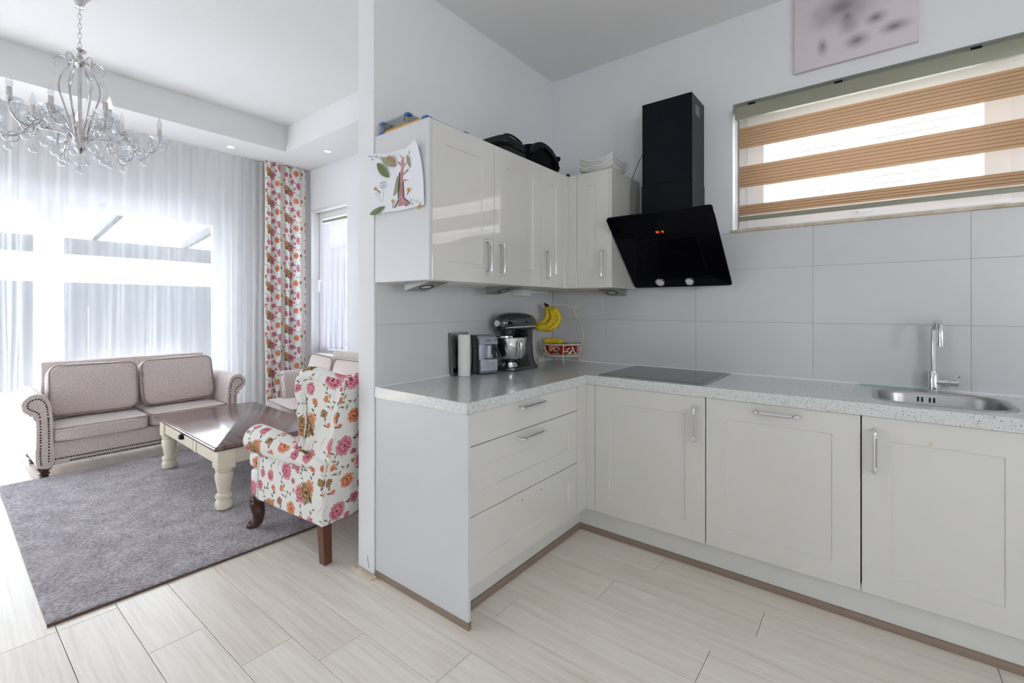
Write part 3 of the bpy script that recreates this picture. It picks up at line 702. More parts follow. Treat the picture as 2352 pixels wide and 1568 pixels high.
# tap
FX, FY = .216, 2.845
t = thing('kitchen_tap', 'chrome single-lever mixer tap with swan spout behind the sink', 'tap', (FX, FY, .91))
b = new(); lathe(b, [(0, .910), (.027, .910), (.027, .914), (.0205, .917), (.0205, .998), (.0195, 1.0), (0, 1.0)], 24, Matrix.Translation((FX, FY, 0))); obj('body', b, 'chrome', t, world=True)
b = new(); dx, dy = .10, -.62
sp = [(FX, FY, .99), (FX, FY, 1.10), (FX, FY, 1.185)] + [(FX+(.058-.058*math.cos(a))*.13, FY-(.058-.058*math.cos(a))*.99, 1.185+.047*math.sin(a)) for a in [PI*k/10 for k in range(1, 11)]] + [(FX+.015, FY-.115, 1.15)]
tube(b, sp, .0115, 16); q = Vector((FX+.015, FY-.115, 0)); cyl(b, q+Vector((0, 0, 1.122)), q+Vector((0, 0, 1.152)), .0128, seg=18); obj('spout', b, 'chrome', t, world=True)
b = new(); cyl(b, (FX+.012, FY-.004, .953), (FX+.052, FY-.012, .956), .0165, seg=20); cyl(b, (FX+.054, FY-.0125, .956), (FX+.082, FY-.018, .958), .0160, seg=20); tube(b, [(FX+.074, FY-.016, .968), (FX+.079, FY-.018, .983), (FX+.084, FY-.022, .990)], [.0045, .0045, .005], 10); obj('lever', b, 'chrome', t, world=True)
b = plate(rrect(-.055, .18, 2.832, 2.876, .006, 4), None, .9165, .911); tag(obj('glass_board', b, 'gboard', smooth=False, loc=(.06, 2.855, .911)), 'thin pale green glass board lying against the tiles left of the tap', 'board')
# hob
h = thing('induction_hob', 'flat dark glass hob set in the worktop below the extractor', 'hob', (-.945, 2.62, .91))
b = new(); box(b, -1.234, -.652, 2.362, 2.872, .9103, .9145, .0012, 1); obj('frame', b, 'steel', h, world=True)
b = new(); box(b, -1.226, -.674, 2.366, 2.868, .9105, .9158, .001, 1); obj('glass_surface', b, 'hob', h, world=True)

# ---------------------------------------------------------------- wall cabinets
FU, FV, Z0, Z1 = -1.505, 2.484, 1.412, 2.112
u = thing('wall_cabinet', 'large white two-door wall cabinet with the taped drawing on its side', 'cabinet', (-1.7, 1.77, Z0))
bm = new(); box(bm, -1.890, -1.524, 1.356, 2.197, Z0, Z1, .001, 1); obj('carcass', bm, 'carc', u, world=True)
bm = new(); box(bm, -1.890, FU, 1.338, 1.3545, Z0, Z1, .001, 1); obj('side_panel', bm, 'cabm', u, world=True)
for a0, a1, ins, hy in ((1.3565, 1.7695, (1.431, 1.680, 1.499, 2.020), 1.706), (1.7725, 2.1965, (1.863, 2.107, 1.501, 2.019), 1.807)):
    d = obj('door', swapA(shaker(a0, a1, Z0+.001, Z1-.001, FU, 1, ins)), 'cab', u, world=True, smooth=False); handle(FU, 1, (hy+.004, 1.620), (hy+.004, 1.462), True, d)
u = thing('corner_wall_cabinet', 'narrow white corner wall cabinet beneath the black bag', 'cabinet', (-1.7, 2.5, Z0))
bm = new(); box(bm, -1.890, -1.524, 2.199, 2.888, Z0, Z1, .001, 1); box(bm, -1.524, -1.446, 2.503, 2.888, Z0, Z1); obj('carcass', bm, 'carc', u, world=True)
d = obj('door', swapA(shaker(2.1995, 2.440, Z0+.001, Z1-.001, FU, 1, (2.289, 2.347, 1.493, 2.018))), 'cab', u, world=True, smooth=False); handle(FU, 1, (2.226, 1.620), (2.226, 1.465), True, d)
b = new(); cyl(b, (FU-.001, 2.330, 1.493), (FU+.0022, 2.330, 1.493), .005, seg=14); obj('bumper_pad', b, 'sill', d, world=True)
bm = new(); box(bm, -1.524, FU, 2.441, 2.503, Z0+.001, Z1-.001, .001, 1); box(bm, FU, -1.4455, FV, 2.503, Z0+.001, Z1-.001, .001, 1); obj('filler_panel', bm, 'cab', u, world=True)
u = thing('slim_wall_cabinet', 'slim white wall cabinet by the extractor under the plates', 'cabinet', (-1.33, 2.7, Z0))
bm = new(); box(bm, -1.443, -1.229, 2.503, 2.888, Z0, Z1, .001, 1); obj('carcass', bm, 'carc', u, world=True)
bm = new(); box(bm, -1.228, -1.212, FV+.002, 2.888, Z0, Z1, .001, 1); obj('side_panel', bm, 'cab', u, world=True)
d = obj('door', shaker(-1.4435, -1.2285, Z0+.001, Z1-.001, FV, -1, (-1.37, -1.313, 1.52, 2.027)), 'cab', u, world=True, smooth=False); handle(FV, -1, (-1.262, 1.628), (-1.262, 1.470), False, d)
b = new(); cyl(b, (-1.33, FV-.0022, 1.490), (-1.33, FV+.001, 1.490), .005, seg=14); obj('bumper_pad', b, 'sill', d, world=True)
# wedge lamps under the cabinets
def puck(lab, loc, rz):
    t = thing('cabinet_lamp', lab, 'lamp', loc, rz, 'wedge lamps under the wall cabinets')
    b = new(); prism(b, [(0, 0), (.17, 0), (.166, -.004), (.002, -.041), (0, -.041)], -.06, .06, lambda a, c, h: Vector((a, h, c)), bev=.001); obj('housing', b, 'lampmetal', t)
    n = Vector((.22, 0, -1)).normalized(); c = Vector((.085, 0, -.0225)); m = Matrix.Translation(c) @ n.to_track_quat('Z', 'Y').to_matrix().to_4x4()
    b = new(); lathe(b, [(.026, -.001), (.034, -.001), (.034, .0025), (.029, .003), (.026, .001)], 24, m, cap=False); obj('ring', b, 'gap', t)
    b = new(); lathe(b, [(.026, .0005), (.018, .002), (0, .003)], 20, m, cap=False); obj('lens', b, 'led', t)
    return t
puck('grey wedge lamp under the left end of the two-door cabinet', (-1.74, 1.455, Z0), 0)
puck('grey wedge lamp under the middle of the wall cabinets above the mixer', (-1.75, 2.04, Z0), 0)
puck('grey wedge lamp under the slim cabinet beside the extractor', (-1.32, 2.80, Z0), -PI/2)
t = thing('junction_box', 'white cable box with trunking under the corner wall cabinet', 'cable box', (-1.84, 2.5, 1.41))
b = new(); box(b, -1.886, -1.80, 2.405, 2.50, 1.372, 1.4105, .002); obj('box', b, 'trimw', t, world=True)
b = new(); box(b, -1.886, -1.868, 2.50, 2.80, 1.395, 1.4105, .002); obj('trunking', b, 'trimw', t, world=True)

# ---------------------------------------------------------------- extractor hood
t = thing('extractor_hood', 'black angled glass extractor hood with tall chimney above the hob', 'hood', (-.92, 2.75, 1.41))
b = new(); box(b, -1.098, -.806, 2.662, 2.898, 2.02, 2.508, .002, 1); box(b, -1.101, -.803, 2.659, 2.898, 1.60, 2.02, .002, 1); obj('chimney', b, 'blackmetal', t, world=True)
b = new(); box(b, -.8062, -.8045, 2.72, 2.80, 2.40, 2.46); obj('vent_plate', b, 'grey', t, world=True)
b = new(); prism(b, [(2.896, 1.44), (2.83, 1.44), (2.64, 1.615), (2.64, 1.65), (2.896, 1.65)], -1.12, -.78, lambda a, c, h: Vector((h, a, c)), bev=.003); obj('motor_box', b, 'blackmetal', t, world=True)
pb, pt = Vector((-.9135, 2.80, 1.418)), Vector((-.9135, 2.385, 1.795)); vdir = (pt-pb).normalized(); Hh = (pt-pb).length; hw = .287
nrm = Vector((1, 0, 0)).cross(vdir).normalized()     # faces the cook, downwards
if nrm.y > 0: nrm = -nrm
HM = Matrix.Translation((pb+pt)/2) @ Matrix((Vector((1, 0, 0)), vdir, nrm)).transposed().to_4x4()
b = new(); prism(b, rrect(-hw, hw, -Hh/2, Hh/2, .016, 4), -.012, 0, lambda a, c, h: HM @ Vector((a, c, h)), bev=.0015); obj('glass_panel', b, 'blackglass', t, world=True)
b = new(); L = rrect(-.175, .175, -.17, .10, .006, 3)
tube(b, [HM @ Vector((a, c, .0005)) for a, c in L], .0016, 6, closed=True); obj('inner_panel_edge', b, 'blk', t, world=True)
b = new(); box(b, -.172, .172, -.167, .097, 0, .003, .001, 1, mtx=HM); obj('inner_panel', b, 'blackglass', t, world=True)
b = new(); segd = {'8': 'abcdefg', '0': 'abcdef', '1': 'bc', '3': 'abcdg'}
for i, ch in enumerate('8010'):
    ox = -.028+i*.0105+(.004 if i > 1 else 0)
    for s_ in segd[ch]:
        q = {'a': (0, .006, .005, .0014), 'd': (0, -.006, .005, .0014), 'g': (0, 0, .005, .0014), 'b': (.003, .003, .0014, .005), 'c': (.003, -.003, .0014, .005), 'f': (-.003, .003, .0014, .005), 'e': (-.003, -.003, .0014, .005)}[s_]
        box(b, ox+q[0]-q[2]/2, ox+q[0]+q[2]/2, .150+q[1]-q[3]/2, .150+q[1]+q[3]/2, 0, .0008, mtx=HM)
obj('display', b, 'digit', t, world=True, smooth=False)
for xx in (-.112, .062):
    m = HM @ Matrix.Translation((xx, -.236, 0)); b = new(); lathe(b, [(.022, 0), (.031, 0), (.030, .003), (.024, .0035), (.022, .002)], 24, m, cap=False); l_ = obj('lamp_ring', b, 'chrome', t, world=True)
    b = new(); lathe(b, [(.0225, .001), (.012, .0022), (0, .0028)], 20, m, cap=False); obj('lens', b, 'led', l_, world=True)
bm = new(); box(bm, -1.207, -1.103, 2.886, 2.8995, 1.728, 2.075, .001, 1); tag(obj('wall_panel', bm, 'trimw', loc=(-1.155, 2.89, 1.73)), 'white upright panel on the wall between slim cabinet and black chimney', 'panel')
bm = new(); tube(bm, smooth_curve([(-1.102, 2.78, 2.34), (-1.14, 2.79, 2.27), (-1.18, 2.79, 2.20), (-1.222, 2.80, 2.118)], 6), .0022, 6); tag(obj('power_cable', bm, 'grey', loc=(-1.16, 2.79, 2.115)), 'thin grey cable running from the chimney down to the slim cabinet', 'cable')

# ---------------------------------------------------------------- things on the worktop
CT = .910
def rotbox(bm, c, hx, hy, z0, z1, rz, bev=.003, mi=0):
    box(bm, -hx, hx, -hy, hy, z0, z1, bev, 2, mi, Matrix.Translation((c[0], c[1], 0)) @ Matrix.Rotation(rz, 4, 'Z'))
t = thing('kitchen_scale', 'flat grey kitchen scale leaning upright on the tiles behind the paper roll', 'scale', (-1.873, 1.897, CT))
m = Matrix.Translation((-1.866, 1.897, CT+.0015)) @ Matrix.Rotation(-.07, 4, 'Y')
b = new(); prism(b, rrect(-.077, .077, 0, .241, .012, 4), -.006, .006, lambda a, c, h: m @ Vector((h, a, c)), bev=.002); obj('body', b, 'grey', t, world=True)
b = new(); prism(b, rrect(-.0765, .0765, .0005, .2405, .012, 4), .006, .0075, lambda a, c, h: m @ Vector((h, a, c))); obj('steel_face', b, 'satin', t, world=True)
b = new(); box(b, .0075, .0085, -.064, -.030, .012, .040, mtx=m); obj('display', b, 'blk', t, world=True, smooth=False)
t = thing('paper_towel_roll', 'white paper towel roll standing in front of the grey scale', 'paper roll', (-1.818, 1.876, CT))
b = new(); lathe(b, [(.012, .001), (.034, .001), (.0348, .006), (.0345, .228), (.033, .232), (.012, .2325), (.012, .001)], 40, cap=False); obj('roll', b, 'paperroll', t)
b = new(); lathe(b, [(.0125, .0), (.0125, .2335), (.0105, .2335), (.0105, 0)], 20, cap=False); obj('core', b, 'card', t)
b = new(); tube(b, [(.034, .012, .23), (.0385, .017, .15), (.0375, .016, .07), (.0345, .010, .004)], .0012, 5, flat=.3); obj('loose_edge', b, 'paperroll', t)
# small pot coffee machine
t = thing('coffee_machine', 'small silver and navy coffee machine between paper roll and mixer', 'coffee maker', (-1.803, 2.022, CT), math.radians(-21))
b = new(); prism(b, [(-.052, 0), (.044, 0), (.048, .006), (.046, .20), (.02, .222), (-.052, .222)], -.058, .058, lambda a, c, h: Vector((a, h, c)), bev=.004)
obj('body', b, 'navy', t)
b = new(); prism(b, [(.046, .004), (.066, .022), (.064, .086), (.046, .092)], -.050, .060, lambda a, c, h: Vector((a, h, c)), bev=.003); box(b, .044, .058, -.056, -.018, .085, .172, .002); obj('base_front', b, 'silver', t)
b = new(); prism(b, [(.030, .172), (.064, .172), (.068, .186), (.052, .212), (.03, .222)], -.057, .060, lambda a, c, h: Vector((a, h, c)), bev=.003); obj('head', b, 'silver', t)
b = new(); lathe(b, [(.0, .094), (.024, .094), (.026, .1), (.022, .14), (.023, .166), (.02, .168), (0, .168)], 24, Matrix.Translation((.058, .004, 0))); pot = obj('pot', b, 'silver', t)
b = new(); box(b, .066, .088, .012, .024, .118, .165, .003); tube(b, smooth_curve([(.076, .02, .16), (.084, .042, .145), (.084, .055, .115), (.080, .060, .095)], 5), .008, 10); obj('handle', b, 'navy', pot)
b = new(); box(b, .0655, .0668, .006, .050, .070, .078, .001); obj('badge', b, 'chrome', t)
b = new()
for i, (q, wdt) in enumerate(((-.018, .005), (-.009, .004), (-.003, .004), (.004, .004), (.011, .004))): box(b, .0655, .0672, q, q+wdt, .192, .1965, .0004, 1)
box(b, .0655, .0672, .044, .050, .190, .194, .0004, 1); box(b, .0655, .0672, .044, .050, .198, .202, .0004, 1); obj('lettering', b, 'navy', t, smooth=False, kind='stuff')
# stand mixer, head pointing towards the paper roll
MXx, MXy = -1.778, 2.30
t = thing('stand_mixer', 'dark grey stand mixer with a shiny steel bowl', 'mixer', (MXx, MXy, CT+.0008))
b = new(); sec = []
def loft(bm, secs, seg=20, mi=0):
    """secs: (y, zc, rx, rz, e) superellipse sections along y"""
    R = []
    for y, zc, rx, rz, e in secs:
        ring = []
        for k in range(seg):
            a = 2*PI*k/seg; c, s_ = math.cos(a), math.sin(a)
            ring.append(bm.verts.new((rx*math.copysign(abs(c)**(2/e), c), y, zc+rz*math.copysign(abs(s_)**(2/e), s_))))
        R.append(ring)
    for A, B in zip(R, R[1:]):
        for k in range(seg):
            f = bm.faces.new((A[k], A[(k+1) % seg], B[(k+1) % seg], B[k])); f.material_index = mi
    for q in (R[0], R[-1]):
        f = bm.faces.new(q); f.material_index = mi
loft(b, [(-.176, .283, .012, .012, 2), (-.172, .285, .032, .034, 2.3), (-.155, .288, .046, .048, 2.5), (-.11, .293, .055, .057, 2.8), (-.02, .295, .059, .060, 3), (.07, .292, .058, .057, 3), (.13, .286, .054, .052, 2.8), (.162, .276, .045, .043, 2.5), (.178, .268, .026, .026, 2.2), (.182, .266, .008, .008, 2)])
cyl(b, (0, -.085, .21), (0, -.085, .25), .044, .052, 26); obj('head', b, 'gunmetal', t, ang=60)
b = new()
loft(b, [(-.150, .262, .0475, .010, 4), (-.10, .262, .0585, .010, 4), (-.02, .264, .0615, .0105, 4), (.08, .264, .0605, .0105, 4), (.15, .262, .0495, .010, 4)]); obj('trim_band', b, 'chrome', t, ang=60)
b = new(); cyl(b, (0, -.186, .288), (0, -.170, .288), .019, .022, 22); cyl(b, (.02, -.155, .29), (.058, -.150, .29), .007, seg=10); obj('hub_cap', b, 'chrome', t)
b = new(); cyl(b, (.052, -.125, .288), (.066, -.125, .288), .011, seg=18); obj('knob', b, 'blk', t)
b = new(); cyl(b, (.058, .03, .292), (.064, .03, .292), .005, seg=12); obj('knob', b, 'blk', t)
b = new(); tube(b, smooth_curve([(.045, -.10, .235), (.05, -.03, .228), (.04, .03, .225), (.0, .05, .222)], 5), .006, 8); box(b, -.04, .04, .01, .12, .19, .24, .01); obj('hinge_block', b, 'blk', t)
b = new(); prism(b, rrect(-.095, .095, -.155, .165, .085, 8), 0, .02, lambda a, c, h: Vector((a, c, h)), bev=.005); R = []
for z, yc, rx, ry in ((.012, .055, .088, .100), (.024, .060, .080, .096), (.040, .070, .066, .084), (.065, .082, .054, .068), (.10, .092, .047, .056), (.15, .098, .043, .049), (.20, .100, .043, .047), (.235, .096, .045, .055), (.25, .09, .046, .065)):
    R.append([b.verts.new((rx*math.copysign(abs(math.cos(q))**.75, math.cos(q)), yc+ry*math.copysign(abs(math.sin(q))**.75, math.sin(q)), z)) for q in [2*PI*k/28 for k in range(28)]])
for A, B in zip(R, R[1:]):
    for k in range(28): b.faces.new((A[k], A[(k+1) % 28], B[(k+1) % 28], B[k]))
b.faces.new(R[0]); b.faces.new(R[-1]); obj('pedestal', b, 'gunmetal', t, ang=60)
b = new(); lathe(b, [(.04, .021), (.052, .022), (.05, .03), (.042, .04), (.06, .05), (.085, .08), (.098, .12), (.102, .165), (.103, .198), (.106, .2), (.104, .203), (.099, .2), (.097, .16), (.08, .085), (.04, .055), (0, .052)], 40, Matrix.Translation((0, -.06, 0)), cap=False); bw = obj('bowl', b, 'chrome', t, ang=40)
b = new(); hp = [(.100, -.092, .185), (.118, -.103, .182), (.124, -.107, .165), (.121, -.105, .12), (.112, -.098, .085), (.096, -.090, .075)]
tube(b, smooth_curve(hp, 5), .0085, 10, flat=.45); obj('bowl_handle', b, 'chrome', bw)
b = new(); cyl(b, (0, -.06, .10), (0, -.06, .215), .008, seg=10); obj('beater_shaft', b, 'steel', t)
# wire fruit basket with banana hook
BC = Vector((-1.715, 2.735, CT)); sd = Vector((.788, .615, 0)); td = Vector((.615, -.788, 0))      # across and towards the room
t = thing('fruit_basket', 'cream painted wire fruit basket with scroll feet and an arched hanger', 'basket', tuple(BC))
def pl(s_, z, f=0): return sd*s_ + td*f + Vector((0, 0, z))
b = new(); circ = lambda r, z, n=40: [Vector((r*math.cos(2*PI*k/n), r*math.sin(2*PI*k/n), z)) for k in range(n)]
tube(b, circ(.143, .135), .0045, 8, closed=True); tube(b, circ(.120, .056), .0032, 8, closed=True); obj('ring', b, 'ivory', t)
b = new()
for k in range(-3, 4):
    w_ = math.sqrt(.12**2-(k*.032)**2); tube(b, [pl(k*.032, .056, -w_), pl(k*.032, .056, w_)], .0016, 6); tube(b, [pl(-w_, .058, k*.032), pl(w_, .058, k*.032)], .0016, 6)
obj('base_grid', b, 'ivory', t)
def spiral(c, r, n, a0, turns, sgn=1): return [(c[0]+r*(1-.75*k/n)*math.cos(a0+sgn*turns*2*PI*k/n), c[1]+r*(1-.75*k/n)*math.sin(a0+sgn*turns*2*PI*k/n)) for k in range(n+1)]
for ang in (0, 90, 180, 270):
    R = Matrix.Rotation(math.radians(ang), 3, 'Z'); d_ = R @ sd; b = new()
    pts = [(.143, .135), (.136, .09), (.122, .05), (.125, .02)] ; pts = [tuple(p)[:2] for p in smooth_curve([(a, c, 0) for a, c in pts], 5)]
    pts += spiral((.143, .0225), .0185, 16, math.radians(195), 1.15, 1)[0:]
    tube(b, [d_*p + Vector((0, 0, z)) for p, z in pts], .0038, 8); obj('foot', b, 'ivory', t)
b = new()
for sg in (-1, 1):
    pr = smooth_curve([(sg*.143, .135, 0), (sg*.153, .18, 0), (sg*.148, .225, 0), (sg*.126, .285, 0), (sg*.096, .335, 0), (sg*.087, .372, 0), (sg*.094, .395, 0)], 6)
    tube(b, [pl(p.x, p.y) for p in pr], .0036, 8)
    tube(b, [pl(p, z) for p, z in spiral((sg*.115, .390), .021, 16, PI if sg > 0 else 0, 1.1, -sg)], .0026, 7)
tube(b, [pl(p.x, p.y) for p in smooth_curve([(-.092, .385, 0), (-.05, .400, 0), (-.01, .406, 0), (.04, .40, 0), (.092, .383, 0)], 6)], .0042, 8); obj('hanger', b, 'ivory', t)
for ang in range(0, 360, 45):
    b = new(); R = Matrix.Rotation(math.radians(ang+18), 4, 'Z')
    def onr(a, z, R=R): return R @ Vector(((.1315+(z-.095)*.28)*math.cos(a), (.1315+(z-.095)*.28)*math.sin(a), z))
    if (ang//45) % 2 == 0:
        tube(b, [onr(a, z) for a, z in spiral((.18, .100), .0, 1, 0, 0)] + [onr(.16*math.cos(q)*(1-q/9), .102+.024*math.sin(q)*(1-q/9)) for q in [k*.45 for k in range(16)]], .0024, 6)
        tube(b, [onr(-.30+.14*math.cos(q)*(1-q/9), .104+.022*math.sin(q)*(1-q/9)) for q in [k*.45 for k in range(16)]], .0024, 6)
    else:
        for k in range(7):
            a = -.28+k*.09; z = .072+.018*math.sin(k*1.9)+.018
            p = onr(a, z); n = Vector((p.x, p.y, 0)).normalized(); tilt = Matrix.Rotation((k-3)*.5, 4, n)
            sph(b, p, .018, (.26, .26, 1), 8, rot=tilt @ n.to_track_quat('X', 'Z').to_matrix().to_4x4())
        tube(b, [onr(.0, .056), onr(.02, .095), onr(.0, .135)], .0022, 6)
    obj('scroll' if (ang//45) % 2 == 0 else 'leaf_spray', b, 'ivory', t)
def banana(pts, r, lab, group):
    P = smooth_curve(pts, 5); n = len(P); c = sum(P, Vector())/n
    rad = [r*min(1, .32+2.6*min(i, n-1-i)/n*1.4) if i > n*.12 else r*(.28+.3*i/(n*.12)) for i in range(n)]
    rad[-1] = r*.22
    th = thing('banana', lab, 'banana', tuple(P[0]), 0, group)
    b = new(); tube(b, P, rad, 7); obj('skin', b, 'banana', th, world=True, ang=50)
    b = new(); d0 = (P[0]-P[2]).normalized(); tube(b, [P[1], P[0]+d0*.004], [r*.42, r*.34], 7); obj('neck', b, 'bgreen', th, world=True)
    b = new(); d1 = (P[-1]-P[-3]).normalized(); tube(b, [P[-1]-d1*.003, P[-1]+d1*.005], [r*.30, r*.22], 7); obj('tip', b, 'bstem', th, world=True)
    return th
W_ = lambda s_, z, f: BC + pl(s_, z, f)
bg_ = 'bananas hanging from the basket arch'
b1 = banana([W_(-.098, .388, .022), W_(-.070, .355, .040), W_(-.062, .305, .048), W_(-.095, .262, .05), W_(-.150, .247, .052), W_(-.182, .250, .052)], .0215, 'front yellow banana of the hanging bunch, its tip nearest the mixer', bg_)
banana([W_(-.090, .390, .012), W_(-.046, .365, .02), W_(-.020, .315, .024), W_(-.042, .265, .03), W_(-.092, .238, .032), W_(-.138, .232, .032)], .0215, 'right-hand banana of the hanging bunch curving lowest', bg_)
banana([W_(-.108, .388, .010), W_(-.096, .350, .02), W_(-.100, .310, .018), W_(-.132, .275, .014), W_(-.172, .262, .012)], .0200, 'greenish rear banana of the hanging bunch beside the left arch wire', bg_)
b = new(); sph(b, W_(-.100, .398, .016), .013, (1.2, 1, .9), 10); tube(b, [W_(-.104, .402, .014), W_(-.120, .412, .012)], .008, 8); obj('bunch_stem', b, 'bstem', b1, world=True)
banana([W_(-.128, .150, -.02), W_(-.085, .152, -.03), W_(-.03, .150, -.03), W_(.02, .140, -.018)], .0185, 'single banana lying across the top of the fruit basket', 'banana in the basket bowl')
for i, (s_, f_, z, r, lab) in enumerate(((-.078, .052, .0975, .037, 'red apple at the left front of the wire basket'), (.0, .080, .0965, .036, 'red apple at the middle front of the wire basket'), (.076, .050, .0965, .036, 'red apple at the right front of the wire basket'), (.040, -.030, .0975, .037, 'red apple at the right back of the wire basket'), (-.045, -.035, .0975, .037, 'red apple under the single banana at the back of the basket'))):
    a_ = thing('apple', lab, 'apple', tuple(W_(s_, z, f_)), i, 'apples in the wire basket')
    b = new(); lathe(b, [(.0, -r*.82), (r*.25, -r*.88), (r*.62, -r*.72), (r*.95, -r*.15), (r, r*.15), (r*.82, r*.62), (r*.42, r*.86), (r*.15, r*.80), (0, r*.68)], 22); obj('flesh', b, 'apple', a_)
    b = new(); tube(b, [(0, 0, r*.66), (.002, 0, r*.9), (.005, .001, r*1.05)], .0014, 6); obj('stem', b, 'twig', a_)

# ---------------------------------------------------------------- on top of the wall cabinets
TZ = Z1
t = thing('storage_board', 'thin orange-edged board with blue corners flat on the left cabinet top', 'board', (-1.69, 1.46, TZ))
b = new(); box(b, -1.85, -1.525, 1.342, 1.60, TZ+.0005, TZ+.010, .001, 1); obj('panel', b, 'orange', t, world=True)
for xx, yy in ((-1.855, 1.337), (-1.555, 1.337), (-1.855, 1.57), (-1.555, 1.57)):
    b = new(); box(b, xx, xx+.035, yy, yy+.035, TZ, TZ+.013, .003); obj('blue_corner', b, 'blue', t, world=True)
b = new(); box(b, -1.527, -1.5235, 1.37, 1.60, TZ, TZ+.0095); obj('blue_edging', b, 'blue', t, world=True)
t = thing('clear_case', 'clear plastic case with yellow card inside on top of the cabinet', 'case', (-1.76, 1.45, TZ+.0135))
b = new(); frame(b, -1.865, -1.665, 1.355, 1.56, .004, TZ+.0135, TZ+.016, lambda bm, a0, a1, c0, c1, d0, d1, bev: box(bm, a0, a1, c0, c1, d0, d1)); box(b, -1.865, -1.665, 1.355, 1.3575, TZ+.014, TZ+.056); box(b, -1.865, -1.665, 1.5575, 1.56, TZ+.014, TZ+.056); box(b, -1.865, -1.8625, 1.355, 1.56, TZ+.014, TZ+.056); box(b, -1.6675, -1.665, 1.355, 1.56, TZ+.014, TZ+.056); obj('box_wall', b, 'clear', t, world=True, smooth=False)
b = new(); box(b, -1.869, -1.661, 1.350, 1.564, TZ+.056, TZ+.062, .002); obj('lid', b, 'clear', t, world=True)
b = new(); box(b, -1.845, -1.68, 1.365, 1.55, TZ+.015, TZ+.030); obj('yellow_card', b, 'yellow', t, world=True)
b = new(); box(b, -1.70, -1.692, 1.359, 1.362, TZ+.034, TZ+.052); box(b, -1.855, -1.80, 1.36, 1.50, TZ+.03, TZ+.045); obj('marker', b, 'blk', t, world=True)
for xx, yy in ((-1.873, 1.348), (-1.69, 1.348)):
    b = new(); box(b, xx, xx+.03, yy, yy+.03, TZ+.054, TZ+.066, .003); obj('blue_clip', b, 'blue', t, world=True)
t = thing('contact_grill', 'black contact grill with its cord looped over it', 'grill', (-1.70, 2.06, TZ))
b = new(); pillow(b, (-1.70, 2.055, TZ+.042), (.12, .108, .040), 6, 8); obj('lower_shell', b, 'charcoal', t, world=True, ang=60)
b = new(); pillow(b, (-1.70, 2.05, TZ+.098), (.125, .110, .030), 5, 8, mtx=Matrix.Rotation(-.10, 4, 'X')); box(b, -1.60, -1.573, 2.02, 2.13, TZ+.07, TZ+.085, .006); obj('upper_shell', b, 'charcoal', t, world=True, ang=60)
b = new()
for yy in (1.99, 2.03, 2.07): box(b, -1.578, -1.573, yy, yy+.022, TZ+.100, TZ+.106); box(b, -1.582, -1.578, yy+.02, yy+.035, TZ+.045, TZ+.05)
obj('vent_slot', b, 'gap', t, world=True, kind='stuff')
b = new(); tube(b, smooth_curve([(-1.62, 1.955, TZ+.05), (-1.62, 1.962, TZ+.115), (-1.62, 2.01, TZ+.150), (-1.62, 2.08, TZ+.155), (-1.62, 2.15, TZ+.137), (-1.63, 2.20, TZ+.10)], 8), .006, 10); obj('cord', b, 'blk', t, world=True)
t = thing('black_bag', 'rounded black padded bag with straps on top of the corner cabinet', 'bag', (-1.68, 2.32, TZ))
b = new(); pillow(b, (-1.70, 2.335, TZ+.085), (.125, .128, .084), 3.4, 12, mtx=Matrix.Rotation(-.16, 4, 'X')); obj('body', b, 'blkm', t, world=True, ang=70)
b = new(); prism(b, [tuple(p)[:2] for p in smooth_curve([(2.20, TZ+.09, 0), (2.23, TZ+.155, 0), (2.32, TZ+.172, 0), (2.42, TZ+.145, 0), (2.455, TZ+.10, 0), (2.44, TZ+.085, 0), (2.40, TZ+.12, 0), (2.32, TZ+.142, 0), (2.25, TZ+.128, 0)], 4, True)], -1.60, -1.566, lambda a, c, h: Vector((h, a, c)), bev=.004); obj('front_flap', b, 'blk', t, world=True)
b = new()
for q in range(4): pillow(b, (-1.62+.01*(q % 2), 2.462+.004*q, TZ+.03+q*.03), (.05, .012, .017), 4, 4)
tube(b, smooth_curve([(-1.59, 2.44, TZ+.14), (-1.575, 2.475, TZ+.09), (-1.58, 2.478, TZ+.03)], 5), .006, 8, flat=.4); obj('side_strap', b, 'blk', t, world=True)
t = thing('black_pouch', 'small flat black pouch and cables lying in the cabinet corner', 'pouch', (-1.62, 2.66, TZ))
b = new(); pillow(b, (-1.60, 2.70, TZ+.026), (.075, .085, .025), 3.5, 8); obj('body', b, 'blkm', t, world=True, ang=70)
b = new(); tube(b, smooth_curve([(-1.53, 2.50, TZ+.008), (-1.55, 2.54, TZ+.022), (-1.56, 2.57, TZ+.040), (-1.57, 2.61, TZ+.03), (-1.55, 2.64, TZ+.012), (-1.53, 2.60, TZ+.008), (-1.55, 2.55, TZ+.01)], 6), .0075, 8); obj('cable_loop', b, 'blk', t, world=True)
